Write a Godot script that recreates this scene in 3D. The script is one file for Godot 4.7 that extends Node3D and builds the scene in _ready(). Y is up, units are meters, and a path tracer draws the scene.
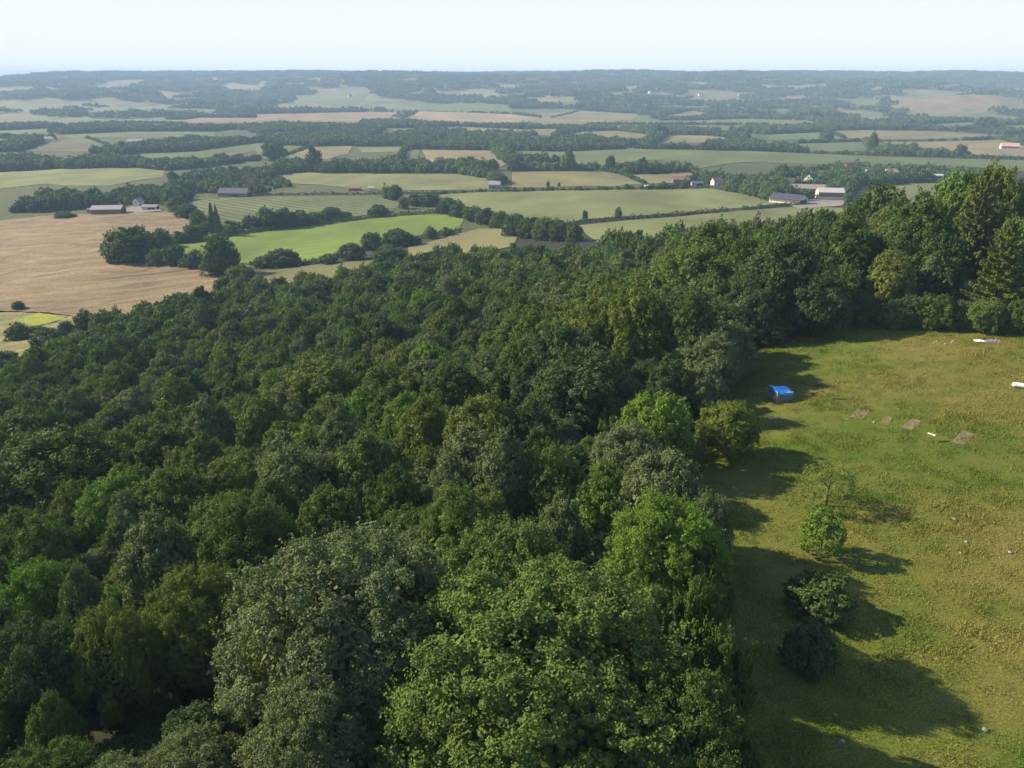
extends Node3D
# A drone's view over a wooded scarp, a hilltop meadow and the farmland of the vale beyond. x is to the right, d = -z is ahead, metres.

const FIELDS := [
	["straw", "ripe", [-489.7, 636.9, -427.3, 655, -399.1, 679.6, -340.6, 684, -298.6, 688.1, -257.7, 627.8, -219, 565.6, -227.1, 542, -235.2, 518.3, -217.7, 462.9, -195.3, 445.1, -154.1, 410.7, -135.9, 385, -148.5, 348.5, -165.5, 316.5, -167.3, 303.2, -194.2, 329.6, -213.5, 339.8, -234.6, 344.3, -273.8, 340.9, -309.7, 389.8, -353.4, 449.7, -411.9, 529.9], "large golden ripe cereal field at the left with laid swathes"],
	["rough", "scrub", [-272.4, 339, -233.2, 342.2, -212.3, 337.7, -192.9, 327.2, -166.3, 301.1, -166.3, 286, -164.4, 268.8, -166.9, 254.6, -173.9, 249, -194.5, 234.8, -231.4, 283.6], "rough scrubby strip between the ripe field and the wood"],
	["lime", "lush", [-235.2, 518.3, -211.6, 526.7, -185.5, 565.6, -132.3, 606.7, -99.7, 632.1, -56.1, 639.8, -36.7, 600.6, -38, 549.9, -71.9, 523.1, -102.1, 478.9, -115.6, 442.7, -143.5, 441.1, -153.7, 446.1, -190.6, 471.3, -218, 495.9], "vivid lime-green field in the middle left"],
	["vine", "rows", [-308.3, 763, -278.2, 782.5, -232.1, 780.3, -133.1, 777.2, -98.9, 711, -100.8, 662.1, -137.3, 626.9, -191.1, 619.3, -212, 587.7, -233.2, 598.4, -275.6, 687.4], "striped pale green field above the vivid green one"],
	["strip", "scrub", [-142.7, 417, -106.1, 431.8, -83.4, 434, -67.2, 431.8, -59.9, 382.6, -87, 368.7, -124.2, 378.4], "narrow dry strip along the lower edge of the vivid green field"],
	["hay", "dry", [-63.7, 474.4, -23.9, 550.2, -8.3, 541.8, 3.9, 502.8, 1.2, 446.8, -22.7, 418, -39.3, 421.3, -55.3, 417.5], "small tan hay field at the top of the wood"],
	["G", "pale", [-76.1, 775.3, -31.6, 785.6, 142.4, 787.4, 201.3, 793.5, 220.1, 728.2, 223.3, 659, 128.9, 586.7, 46.6, 562.5, 39.5, 552.9, 2.3, 590, -26.1, 641.7, -49.8, 690.6, -65.5, 720], "wide pale green grass field above the right half of the wood"],
	["H", "pale", [43.7, 526.6, 124.1, 564.1, 212.7, 626.7, 234.7, 634.8, 272.3, 617.5, 220.4, 511.6, 150.5, 422, 118.3, 403.7, 46.9, 413.8], "pale green field just above the wood, below the straight dark hedge"],
	["yard", "pale", [356.6, 819.5, 413.7, 840.3, 477.9, 862, 419.7, 735.9, 320.9, 653.9, 275.1, 633.6, 286.1, 678.2], "pale paddock right of the farm sheds"],
	["F1", "pale", [-758.9, 1065, -676.6, 1060.5, -615.4, 1099.1, -521.3, 1111.8, -461.5, 1067.9, -434.2, 996.3, -449.9, 953.9, -461.5, 908.8, -500.1, 912.7, -546.9, 934.9, -573.6, 892.3, -627.6, 872.6], "pale green oval field at the left edge"],
	["F2", "green", [-627.7, 1278.4, -604, 1313.9, -537.1, 1350.9, -482.3, 1532.2, -460.9, 1536.3, -428.9, 1390.9, -450, 1231.7, -474.4, 1188, -542.6, 1252.3, -597.3, 1220.3], "green pasture field in the near vale, left"],
	["F3", "scrub", [-809.3, 1332.3, -887, 1580.6, -880.1, 1661.2, -708.5, 1430.7, -674.9, 1343, -755.1, 1338.2], "rough scrubby field in the near vale, far left"],
	["F4", "green", [-949.7, 1734, -850.9, 1820.3, -658.2, 1811.2, -606.3, 1664.5, -725.2, 1632.8, -894.7, 1631.5], "green pasture field in the middle vale, far left"],
	["F5", "green", [-1519, 2933.2, -1503.6, 3088, -1101.8, 3062.8, -1012.9, 2858.8, -1165.4, 2649.8, -1402.6, 2804.5], "green pasture field in the far vale, far left"],
	["F6", "ripe", [-961.9, 2416.8, -976, 2531.9, -795.5, 2555.5, -691, 2214.9, -878.4, 2238.3], "golden ripe cereal field in the far vale, left"],
	["F7", "green", [-1297.9, 1922.4, -1200.9, 1917.7, -1107, 2027.5, -1034.3, 1891.8, -1108.5, 1766.9, -1201.6, 1776.6], "smaller green pasture field in the middle vale, far left"],
	["F8", "pale", [-2127.3, 3181.9, -1958.6, 3158.4, -1735.9, 3136.2, -1619.8, 2889.6, -1853, 2984.1, -2009.6, 3001.8], "pale green grass field in the far vale, far left"],
	["F9", "green", [-1086.9, 1603.5, -1019.9, 1622.9, -966.8, 1590.4, -888.5, 1422.5, -863.9, 1367.9, -906.5, 1330.1], "lower green pasture field in the middle vale, far left"],
	["A", "pale", [-297.3, 988.4, -262.7, 1023.5, -162, 992, -68.4, 979.5, -27.5, 918, -15, 852.3, -21.3, 807.3, -108.9, 817.8, -151.8, 827.7, -211.3, 882.8, -249.3, 896.6], "pale green field with a tree row behind it, left of centre"],
	["B", "tan", [-152.9, 1377.5, -34.8, 1341.6, -8.1, 1088.9, -24.2, 1023.6, -41, 1064.1, -119.9, 1150.5], "tan hay field above the pale field left of centre"],
	["C", "pale", [-275, 1449.4, -188.9, 1447, -178.1, 1336, -244.9, 1321.6], "pale green grass field in the near vale, centre left"],
	["C2", "green", [-178.8, 1380.7, -156.4, 1378.6, -130.1, 1102.8, -152.3, 1094.4], "green pasture field in the near vale, centre left"],
	["D", "dry", [-352.4, 1178.8, -355.9, 1451.8, -288.7, 1474.8, -265, 1307.8, -278.3, 1221.1, -313.7, 1193.6], "dry yellowish grass field in the near vale, left"],
	["E", "green", [-463.5, 1470.4, -447.6, 1490.5, -379.7, 1475.3, -363.6, 1313.6, -373.8, 1226.9, -410.8, 1298], "smaller green pasture field in the near vale, left"],
	["S1", "ripe", [-876.7, 2821.2, -522.6, 2992.5, -354.4, 2892.7, -335.7, 2377.5, -400.9, 2254, -532.5, 2253.3, -731.7, 2347.4], "long golden ripe field at the foot of the hills"],
	["S2", "gold", [-323.9, 2442.8, -337, 2956.9, -150.1, 2812.2, 0, 2717.4, 86.7, 2547.3, 50.2, 2290.2, -156.7, 2296.9, -272.2, 2329], "bright golden stubble field at the foot of the hills"],
	["HF", "green", [-628.5, 3418.2, -595.6, 3628.8, -443, 3633.7, -232.7, 3438.8, 0, 3148, 0, 2889.7, -153, 2866.4, -348.2, 2991.9, -556.5, 3080.9], "green pasture field at the foot of the hills, centre left"],
	["h1", "pale", [-1033.3, 3877.3, -940, 4323.6, -769.5, 4393.6, -675.8, 4044.5, -660.3, 3502.1, -711.9, 3443.3, -912.1, 3580.2], "pale green grass field at the foot of the hills, left"],
	["h2", "dry", [-991.9, 3335, -926.7, 3502.9, -770.4, 3369.9, -726.6, 3139.4, -895.3, 3065.8], "dry yellowish grass field at the foot of the hills, left"],
	["h3", "pale", [-1589.1, 5188.5, -1487.7, 5159.9, -1250.9, 4230, -1312, 4265], "pale green grass field high on the hills, left"],
	["h4", "dry", [-1297, 4686.9, -1119, 4649.1, -1112.7, 4504.9, -1243, 4527.2], "dry yellowish grass field high on the hills, left"],
	["h5", "tan", [-2219.1, 4381.9, -2384.7, 5087, -2241.7, 5121.8, -2077.8, 4658.5, -2031.4, 4153.6], "tan hay field high on the hills, far left"],
	["h6", "green", [-1590.3, 3270.6, -1621.2, 3469.4, -1532.5, 3506.1, -1403.7, 3317.1, -1447.8, 3130.5], "green pasture field at the foot of the hills, far left"],
	["h7", "dry", [-1790.7, 3535.8, -1778.6, 3627.1, -1714.5, 3610.3, -1637.5, 3370.6], "dry yellowish grass field at the foot of the hills, far left"],
	["h8", "tan", [-1724.1, 4874.5, -1712.7, 5071.9, -1423, 4636, -1285, 4173.5, -1436, 4162.1], "tan hay field high on the hills, left"],
	["i1", "dry", [-129.4, 2078.2, 0, 2019, 66.5, 1941.9, 0, 1821.2, -96.2, 1784.5], "dry yellowish grass field in the middle vale, centre left"],
	["i2", "green", [-532.1, 1819.6, -403.1, 1840.2, -384.1, 1751.1, -499.4, 1704.7], "green pasture field in the middle vale, left"],
	["i3", "green", [-162.3, 1631.6, -121.9, 1627.1, -115.8, 1543.8, -151.4, 1519.1], "green pasture field in the middle vale, centre left"],
	["K", "dry", [0, 992.3, 109.1, 995.3, 127, 942.8, 137.1, 842, 103.1, 822, 0, 820], "dry yellowish field left of the brick farmhouse"],
	["L", "dry", [137.6, 942.5, 178.1, 952.4, 213.8, 980.6, 219.5, 915.4, 196.4, 862.2, 145.4, 841.1], "dry yellowish paddock behind the brick farmhouse"],
	["M", "green", [0, 1339.8, 81, 1312.2, 203.6, 1376.3, 420.9, 1331.6, 360, 1133.8, 311.1, 1114.2, 234.9, 1020.4, 231.4, 1064, 215.9, 1161.3, 176.5, 1139.1, 119.7, 1046.7, 36, 1161.7, 0, 1136.4], "long green pasture crossing the middle right of the vale"],
	["M2", "green", [420.9, 1331.6, 479.7, 1289.6, 589.6, 1228, 740.5, 1167.1, 808.7, 1128.1, 678.8, 941.4, 625.5, 980.6, 547, 980.1, 525.7, 1010.4, 463, 1010.7, 436.1, 1037.4, 393.9, 1101.9, 353.4, 1112.7], "long green pasture reaching the right edge"],
	["N", "dry", [105.2, 1715.3, 150.5, 1892.8, 247.5, 1927.1, 299.5, 1771.3, 258.4, 1557.3, 217.5, 1472.5, 190.4, 1581], "dry yellowish grass field in the middle vale, centre"],
	["O", "dry", [0, 1754.5, 0, 1977.7, 91.5, 2023, 140.2, 1977.7, 104.7, 1780.4, 54.7, 1785.6], "smaller dry yellowish grass field in the middle vale, centre"],
	["P", "dry", [124.2, 2554.2, 245.7, 2895.2, 420.2, 2769.2, 357.9, 2450.2, 213.9, 2249.3, 109.8, 2251.6], "dry yellowish grass field in the far vale, centre"],
	["Q", "green", [412.4, 2716.6, 469.3, 2663.8, 430.7, 2390.2, 365.3, 2400.2], "green pasture field in the far vale, centre"],
	["R", "tan", [486.3, 2668.3, 632.6, 2898.9, 667.9, 2751.2, 560.1, 2488.5, 461.5, 2446.1], "tan hay field in the far vale, centre right"],
	["S", "green", [587.4, 2413.2, 700.9, 2451.7, 806.3, 2383.1, 711.6, 2177.9, 558.6, 2150.1], "green pasture field in the far vale, centre right"],
	["T", "dry", [335.7, 1767.7, 424.4, 1731.1, 453.5, 1619.7, 393.5, 1538.4, 291.4, 1528.8, 245.7, 1424.4], "dry yellowish grass field in the middle vale, centre right"],
	["U", "green", [502.2, 2110.3, 608.3, 2140.3, 557.7, 1941.3, 466.9, 1908.9], "green pasture field in the middle vale, centre right"],
	["tg", "green", [0, 2977.7, 180, 2971.5, 263.2, 2894.7, 129, 2797.9, 0, 2794.8], "smaller green pasture field in the far vale, centre"],
	["j1", "tan", [186.3, 3435.4, 258.3, 3459.6, 240.9, 3218, 175, 3220.9], "tan hay field at the foot of the hills, centre"],
	["j2", "dry", [820.9, 4020.2, 989.2, 4119.8, 1127.3, 3936.4, 976, 3678.9, 804.5, 3821], "dry yellowish grass field high on the hills, centre right"],
	["j3", "tan", [819.4, 3227.4, 902, 3317.3, 793.6, 2937.1, 740.7, 2938.7], "tan hay field at the foot of the hills, centre right"],
	["knoll", "tan", [1377.1, 3026.6, 1660.5, 3477.4, 1812.9, 3620.4, 1655.4, 2937.2, 1722.4, 2782.4, 1807.9, 2722.6, 1669.1, 2689.1, 1570.7, 2692.5, 1401.7, 2677.9, 1317.1, 2740, 1326.8, 2872.8], "big domed tan field on the knoll at the right"],
	["V2", "green", [555.6, 1771.2, 722.1, 1867.5, 672.7, 1655.8, 509.8, 1621.7], "green pasture field in the middle vale, right"],
	["W", "dry", [745.6, 1905, 859.3, 1936.3, 996.4, 1890.2, 1057.3, 1739.7, 871.4, 1647.2, 760.2, 1624.8, 700.5, 1625.2, 690, 1683.7], "dry yellowish grass field in the middle vale, right"],
	["X", "green", [538.4, 1519.5, 679, 1573.9, 601.7, 1361.8, 528, 1332.2, 481.3, 1354.2], "green pasture field in the near vale, right"],
	["Y", "tan", [708.5, 1574.8, 792.9, 1569.6, 961, 1603.7, 914.8, 1451.1, 966.7, 1355.9, 833.9, 1164.3, 776.7, 1225.9, 717.2, 1266.6, 733.5, 1379.7, 715.1, 1447.7], "tan field at the right edge below the distant barn"],
	["Z", "green", [1071.1, 2136.4, 1291.5, 2289.8, 1115.3, 1958.6, 1015.6, 1927.4], "green pasture field in the middle vale, far right"],
	["Z2", "green", [1238, 2078.9, 1324.2, 2120.3, 1450, 2055.7, 1178.1, 1662, 1109.2, 1768.9, 1130.8, 1875.4], "smaller green pasture field in the middle vale, far right"],
	["Z3", "pale", [660.2, 2096.8, 738.1, 2331.5, 850.8, 2385.7, 813.4, 2130.5], "pale green grass field in the far vale, right"],
	["Z4", "green", [923, 2976.7, 1003, 2978.9, 914.9, 2681, 817.6, 2628.6], "smaller green pasture field in the far vale, centre right"],
	["k1", "dry", [1408, 4222.2, 1512.8, 4162.1, 1419.7, 3964.7, 1352.4, 4019.5], "dry yellowish grass field high on the hills, right"],
	["k2", "tan", [1691.4, 3960.9, 1759.2, 3931.8, 1654.5, 3688.2, 1587.3, 3707.3], "tan hay field high on the hills, right"],
	["k3", "dry", [1214, 3759.8, 1319, 3804.7, 1277.3, 3517.6, 1162.4, 3527.7], "dry yellowish grass field at the foot of the hills, right"],
	["k4", "dry", [2144.6, 4181, 2569.9, 4706.5, 2324.5, 4249.7, 2030, 3933.9], "dry yellowish grass field high on the hills, far right"],
	["k5", "pale", [1339.8, 3202.8, 1455.5, 3274.1, 1302.4, 2987, 1254.6, 2993.7], "pale green grass field at the foot of the hills, right"],
	["k6", "dry", [547, 4220.2, 693, 4345.8, 657.1, 3964.3, 510, 3754.2], "dry yellowish grass field high on the hills, centre"],
	["k7", "dry", [-388.5, 3941.1, -275.1, 4018.2, -242.6, 3876.8, -355.8, 3838.3], "dry yellowish grass field high on the hills, centre left"],
	["k8", "tan", [-1621.6, 3827, -1572.6, 3998.7, -1484.7, 3827, -1537.5, 3674.3], "tan hay field at the foot of the hills, left"],
	["k9", "pale", [-2027.1, 3486.1, -1958, 3595.5, -1841.3, 3451.7, -1908.6, 3345.9], "pale green grass field at the foot of the hills, far left"],
]
const BELTS := [
	[-76, 778, -32, 789, 3.5, 3, "behind the wide pale field"],
	[-32, 789, -3, 790, 3.9, 3, "behind the wide pale field"],
	[-3, 790, 26, 786, 4.3, 3, "behind the dry field by the brick farmhouse"],
	[26, 786, 55, 785, 4.3, 3, "behind the dry field by the brick farmhouse"],
	[55, 785, 84, 787, 4.3, 3, "behind the dry field by the brick farmhouse"],
	[84, 787, 113, 784, 4.3, 3, "behind the dry field by the brick farmhouse"],
	[113, 784, 143, 791, 6.2, 3, "behind the wide pale field"],
	[143, 791, 172, 791, 7.1, 3, "behind the wide pale field"],
	[172, 791, 202, 797, 9.3, 3, "behind the wide pale field"],
	[202, 797, 221, 731, 13, 125, "behind the wide pale field"],
	[221, 731, 224, 662, 13, 114, "behind the wide pale field"],
	[358, 823, 415, 844, 13, 43, "behind the paddock by the farm sheds"],
	[415, 844, 480, 866, 13, 17, "behind the paddock by the farm sheds"],
	[480, 866, 421, 739, 13, 33, "behind the paddock by the farm sheds"],
	[288, 682, 358, 823, 13, 102, "behind the paddock by the farm sheds"],
	[-761, 1068, -719, 1065, 13, 140, "behind the pale oval field"],
	[-719, 1065, -679, 1065, 13, 140, "behind the pale oval field"],
	[-679, 1065, -650, 1085, 13, 140, "behind the pale oval field"],
	[-650, 1085, -618, 1103, 13, 115, "behind the pale oval field"],
	[-618, 1103, -571, 1111, 13, 119, "behind the pale oval field"],
	[-571, 1111, -523, 1116, 13, 7, "behind the pale oval field"],
	[-523, 1116, -463, 1073, 13, 26, "behind the pale oval field"],
	[-631, 1284, -607, 1320, 13, 140, "behind the green pasture field, left"],
	[-607, 1320, -539, 1357, 13, 140, "behind the green pasture field, left"],
	[-539, 1357, -514, 1445, 13, 140, "behind the green pasture field, left"],
	[-514, 1445, -484, 1539, 13, 140, "behind the green pasture field, left"],
	[-484, 1539, -463, 1544, 13, 140, "behind the green pasture field, left"],
	[-813, 1339, -893, 1592, 13, 121, "behind the green pasture field, far left"],
	[-893, 1592, -886, 1673, 1.4, 3, "behind the green pasture field, far left"],
	[-886, 1673, -712, 1437, 5.4, 3, "behind the rough scrubby field, far left"],
	[-956, 1745, -908, 1789, 13, 140, "behind the green pasture field, far left"],
	[-908, 1789, -857, 1835, 13, 140, "behind the green pasture field, far left"],
	[-857, 1835, -791, 1827, 13, 140, "behind the green pasture field, far left"],
	[-791, 1827, -726, 1823, 13, 140, "behind the green pasture field, far left"],
	[-726, 1823, -662, 1823, 13, 140, "behind the green pasture field, far left"],
	[-1234, 3070, -1107, 3078, 13, 140, "behind the green pasture field, far left"],
	[-1107, 3078, -1021, 2882, 13, 140, "behind the green pasture field, far left"],
	[-968, 2433, -986, 2558, 13, 53, "behind the golden ripe cereal field, left"],
	[-986, 2558, -897, 2574, 13, 42, "behind the golden ripe cereal field, left"],
	[-897, 2574, -801, 2574, 13, 140, "behind the golden ripe cereal field, left"],
	[-1306, 1935, -1209, 1930, 13, 140, "behind the green pasture field, far left"],
	[-1209, 1930, -1163, 1984, 13, 140, "behind the green pasture field, far left"],
	[-1163, 1984, -1116, 2045, 13, 140, "behind the green pasture field, far left"],
	[-1096, 1616, -1026, 1633, 11, 3, "behind the green pasture field, far left"],
	[-1026, 1633, -973, 1600, 12.2, 3, "behind the green pasture field, far left"],
	[-299, 993, -264, 1028, 13, 38, "behind the pale field left of centre"],
	[-264, 1028, -212, 1010, 13, 42, "behind the pale field left of centre"],
	[-212, 1010, -163, 997, 13, 140, "behind the pale field left of centre"],
	[-163, 997, -115, 989, 13, 69, "behind the pale field left of centre"],
	[-115, 989, -69, 983, 13, 9, "behind the pale field left of centre"],
	[-69, 983, -28, 922, 12.6, 3, "behind the pale field left of centre"],
	[-28, 922, -15, 856, 13, 4, "behind the pale field left of centre"],
	[-154, 1385, -94, 1371, 13, 140, "behind the tan hay field left of centre"],
	[-94, 1371, -35, 1351, 13, 140, "behind the tan hay field left of centre"],
	[-35, 1351, -8, 1094, 13, 140, "behind the long green pasture"],
	[-276, 1457, -190, 1455, 13, 140, "behind the pale green grass field, centre left"],
	[-180, 1388, -157, 1386, 13, 140, "behind the green pasture field, centre left"],
	[-153, 1100, -180, 1388, 9.4, 3, "behind the pale green grass field, centre left"],
	[-354, 1184, -358, 1460, 5.6, 3, "behind the green pasture field, left"],
	[-358, 1460, -290, 1483, 13, 140, "behind the dry yellowish grass field, left"],
	[-466, 1477, -450, 1497, 1.2, 3, "behind the green pasture field, left"],
	[-450, 1497, -381, 1482, 13, 71, "behind the green pasture field, left"],
	[-883, 2841, -801, 2894, 13, 109, "behind the long golden field"],
	[-801, 2894, -713, 2938, 13, 24, "behind the long golden field"],
	[-713, 2938, -622, 2981, 13, 140, "behind the long golden field"],
	[-622, 2981, -527, 3017, 13, 59, "behind the long golden field"],
	[-527, 3017, -358, 2920, 5.4, 3, "behind the long golden field"],
	[-327, 2465, -339, 2977, 7.7, 3, "behind the long golden field"],
	[-339, 2977, -151, 2832, 3, 3, "behind the green pasture field, centre left"],
	[-151, 2832, 0, 2739, 7.2, 3, "behind the green pasture field, centre"],
	[0, 2739, 87, 2569, 9.6, 3, "behind the bright stubble field"],
	[-111, 3271, 0, 3162, 13, 140, "behind the green pasture field, centre left"],
	[-130, 2092, 0, 2037, 13, 28, "behind the dry yellowish grass field, centre left"],
	[0, 2037, 67, 1957, 9.2, 3, "behind the dry yellowish grass field, centre"],
	[-535, 1830, -470, 1839, 13, 140, "behind the green pasture field, left"],
	[-470, 1839, -406, 1854, 13, 140, "behind the green pasture field, left"],
	[-163, 1642, -123, 1637, 13, 140, "behind the green pasture field, centre left"],
	[0, 996, 36, 998, 13, 15, "behind the dry field by the brick farmhouse"],
	[36, 998, 73, 995, 11.9, 3, "behind the dry field by the brick farmhouse"],
	[73, 995, 110, 1001, 7.2, 3, "behind the dry field by the brick farmhouse"],
	[110, 1001, 128, 947, 7.9, 3, "behind the dry field by the brick farmhouse"],
	[128, 947, 138, 846, 4.5, 3, "behind the paddock behind the brick farmhouse"],
	[138, 947, 179, 956, 13, 44, "behind the paddock behind the brick farmhouse"],
	[179, 956, 215, 985, 11.2, 3, "behind the paddock behind the brick farmhouse"],
	[215, 985, 220, 919, 7.8, 3, "behind the paddock behind the brick farmhouse"],
	[0, 1346, 82, 1320, 13, 140, "behind the long green pasture"],
	[82, 1320, 141, 1349, 13, 128, "behind the long green pasture"],
	[141, 1349, 205, 1385, 12.1, 3, "behind the long green pasture"],
	[205, 1385, 261, 1374, 9.7, 3, "behind the long green pasture"],
	[261, 1374, 316, 1363, 13, 3, "behind the dry yellowish grass field, centre right"],
	[316, 1363, 369, 1348, 13, 22, "behind the long green pasture"],
	[369, 1348, 423, 1338, 13, 140, "behind the long green pasture"],
	[423, 1338, 482, 1297, 13, 4, "behind the long green pasture"],
	[482, 1297, 522, 1281, 5.3, 3, "behind the right-hand long pasture"],
	[522, 1281, 558, 1257, 7.1, 3, "behind the right-hand long pasture"],
	[558, 1257, 592, 1234, 13, 140, "behind the right-hand long pasture"],
	[592, 1234, 635, 1224, 13, 27, "behind the right-hand long pasture"],
	[635, 1224, 672, 1206, 12.1, 3, "behind the right-hand long pasture"],
	[672, 1206, 706, 1186, 6.8, 3, "behind the right-hand long pasture"],
	[706, 1186, 745, 1175, 6.1, 3, "behind the right-hand long pasture"],
	[745, 1175, 781, 1156, 5, 3, "behind the right-hand long pasture"],
	[781, 1156, 812, 1133, 4.3, 3, "behind the right-hand long pasture"],
	[106, 1729, 152, 1905, 13, 21, "behind the dry yellowish grass field, centre"],
	[152, 1905, 249, 1938, 13, 133, "behind the dry yellowish grass field, centre"],
	[249, 1938, 301, 1783, 13, 140, "behind the dry yellowish grass field, centre"],
	[0, 1989, 92, 2038, 13, 95, "behind the dry yellowish grass field, centre left"],
	[92, 2038, 141, 1990, 13, 24, "behind the dry yellowish grass field, centre"],
	[125, 2571, 247, 2909, 5.6, 3, "behind the green pasture field, centre"],
	[247, 2909, 422, 2783, 13, 140, "behind the green pasture field, centre"],
	[415, 2735, 473, 2683, 13, 140, "behind the green pasture field, centre"],
	[473, 2683, 434, 2410, 13, 140, "behind the tan hay field, centre right"],
	[489, 2685, 637, 2919, 13, 140, "behind the tan hay field, centre right"],
	[637, 2919, 672, 2769, 13, 140, "behind the tan hay field, centre right"],
	[594, 2440, 709, 2481, 13, 140, "behind the green pasture field, centre right"],
	[709, 2481, 812, 2400, 13, 10, "behind the green pasture field, centre right"],
	[338, 1780, 428, 1744, 13, 140, "behind the dry yellowish grass field, centre right"],
	[428, 1744, 457, 1632, 13, 22, "behind the dry yellowish grass field, centre right"],
	[247, 1435, 338, 1780, 13, 140, "behind the dry yellowish grass field, centre"],
	[506, 2128, 614, 2159, 1.7, 3, "behind the green pasture field, centre right"],
	[0, 2993, 181, 2986, 13, 140, "behind the green pasture field, centre"],
	[181, 2986, 264, 2909, 13, 140, "behind the green pasture field, centre"],
	[1726, 2788, 1813, 2731, 13, 140, "behind the domed knoll field"],
	[559, 1782, 639, 1826, 13, 132, "behind the green pasture field, right"],
	[639, 1826, 726, 1879, 13, 57, "behind the green pasture field, right"],
	[726, 1879, 676, 1664, 6.9, 3, "behind the dry yellowish grass field, right"],
	[750, 1916, 864, 1948, 13, 140, "behind the dry yellowish grass field, right"],
	[864, 1948, 936, 1928, 13, 140, "behind the dry yellowish grass field, right"],
	[936, 1928, 1004, 1904, 10.5, 3, "behind the dry yellowish grass field, right"],
	[1004, 1904, 1036, 1826, 6, 3, "behind the dry yellowish grass field, right"],
	[1036, 1826, 1065, 1753, 13, 140, "behind the dry yellowish grass field, right"],
	[542, 1530, 612, 1558, 8.9, 3, "behind the green pasture field, right"],
	[612, 1558, 683, 1582, 7.4, 3, "behind the green pasture field, right"],
	[683, 1582, 605, 1370, 10.4, 3, "behind the tan field at the right edge"],
	[713, 1585, 797, 1578, 5, 3, "behind the tan field at the right edge"],
	[797, 1578, 880, 1594, 6, 3, "behind the tan field at the right edge"],
	[880, 1594, 967, 1614, 9, 3, "behind the tan field at the right edge"],
	[967, 1614, 920, 1459, 13, 71, "behind the tan field at the right edge"],
	[920, 1459, 946, 1408, 13, 132, "behind the tan field at the right edge"],
	[946, 1408, 971, 1362, 13, 140, "behind the tan field at the right edge"],
	[1079, 2153, 1300, 2306, 13, 140, "behind the green pasture field, far right"],
	[1300, 2306, 1122, 1971, 13, 140, "behind the green pasture field, far right"],
	[1246, 2092, 1336, 2140, 13, 140, "behind the green pasture field, far right"],
	[1336, 2140, 1396, 2100, 13, 140, "behind the green pasture field, far right"],
	[1396, 2100, 1462, 2072, 13, 140, "behind the green pasture field, far right"],
	[746, 2356, 858, 2406, 9.7, 3, "behind the green pasture field, centre right"],
	[858, 2406, 820, 2149, 13, 140, "behind the pale green grass field, right"],
	[929, 2996, 1009, 2998, 13, 140, "behind the green pasture field, centre right"],
	[1009, 2998, 920, 2696, 13, 140, "behind the green pasture field, centre right"],
	[-422, 974, -356, 943, 9, 100, "right of the pale oval field"],
	[-356, 943, -296, 925, 9, 100, "right of the pale oval field"],
	[-443, 1107, -408, 1144, 9, 90, "below the left pasture"],
	[-408, 1144, -376, 1213, 9, 90, "below the left pasture"],
	[-551, 1756, -466, 1797, 12, 250, "under the golden fields"],
	[-466, 1797, -420, 1887, 12, 250, "under the golden fields"],
	[-420, 1887, -370, 1991, 12, 250, "under the golden fields"],
	[-370, 1991, -287, 2005, 12, 250, "under the golden fields"],
	[-287, 2005, -203, 2028, 12, 250, "under the golden fields"],
	[-203, 2028, -135, 2126, 12, 250, "under the golden fields"],
	[-446, 702, -408, 711, 13, 90, "left of the long barn"],
	[-408, 711, -389, 727, 13, 90, "left of the long barn"],
	[-389, 727, -369, 745, 13, 90, "left of the long barn"],
	[-369, 745, -325, 751, 13, 90, "left of the long barn"],
	[-325, 751, -310, 776, 13, 90, "left of the long barn"],
	[-739, 1075, -693, 1087, 12, 60, "above the pale oval field"],
	[-693, 1087, -660, 1103, 12, 60, "above the pale oval field"],
	[-660, 1103, -622, 1112, 12, 60, "above the pale oval field"],
	[-622, 1112, -575, 1119, 12, 60, "above the pale oval field"],
	[-575, 1119, -526, 1123, 12, 60, "above the pale oval field"],
	[-526, 1123, -457, 1067, 12, 60, "above the pale oval field"],
	[-1323, 1961, -1222, 1952, 11, 150, "in the far left belt"],
	[-1222, 1952, -1176, 2008, 11, 150, "in the far left belt"],
	[-1176, 2008, -1129, 2069, 11, 150, "in the far left belt"],
	[-1129, 2069, -1017, 2033, 11, 150, "in the far left belt"],
	[-1017, 2033, -903, 1988, 11, 150, "in the far left belt"],
	[-903, 1988, -818, 2068, 11, 150, "in the far left belt"],
	[-867, 1856, -767, 1848, 11, 50, "on the left of the vale"],
	[-767, 1848, -669, 1841, 11, 50, "on the left of the vale"],
	[-669, 1841, -612, 1959, 11, 50, "on the left of the vale"],
	[-626, 1401, -534, 1387, 9, 20, "above the left pasture"],
	[-534, 1387, -489, 1553, 9, 20, "above the left pasture"],
	[-399, 918, -328, 836, 6, 130, "in the scrub by the slate barn"],
	[-328, 836, -261, 810, 6, 130, "in the scrub by the slate barn"],
	[-463, 1470, -385, 1475, 13, 480, "in the central wood of the vale"],
	[-385, 1475, -294, 1476, 13, 480, "in the central wood of the vale"],
	[-294, 1476, -234, 1465, 13, 480, "in the central wood of the vale"],
	[-234, 1465, -173, 1449, 13, 480, "in the central wood of the vale"],
	[-173, 1449, -141, 1399, 13, 480, "in the central wood of the vale"],
	[-141, 1399, -70, 1391, 13, 480, "in the central wood of the vale"],
	[-70, 1391, 0, 1382, 13, 480, "in the central wood of the vale"],
	[-313, 1037, -265, 1031, 14, 60, "behind the pale field"],
	[-265, 1031, -229, 1009, 14, 60, "behind the pale field"],
	[-229, 1009, -191, 1006, 14, 60, "behind the pale field"],
	[-191, 1006, -153, 1009, 14, 60, "behind the pale field"],
	[-153, 1009, -116, 1009, 14, 60, "behind the pale field"],
	[-116, 1009, -68, 1007, 14, 60, "behind the pale field"],
	[-68, 1007, -21, 1011, 14, 60, "behind the pale field"],
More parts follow.
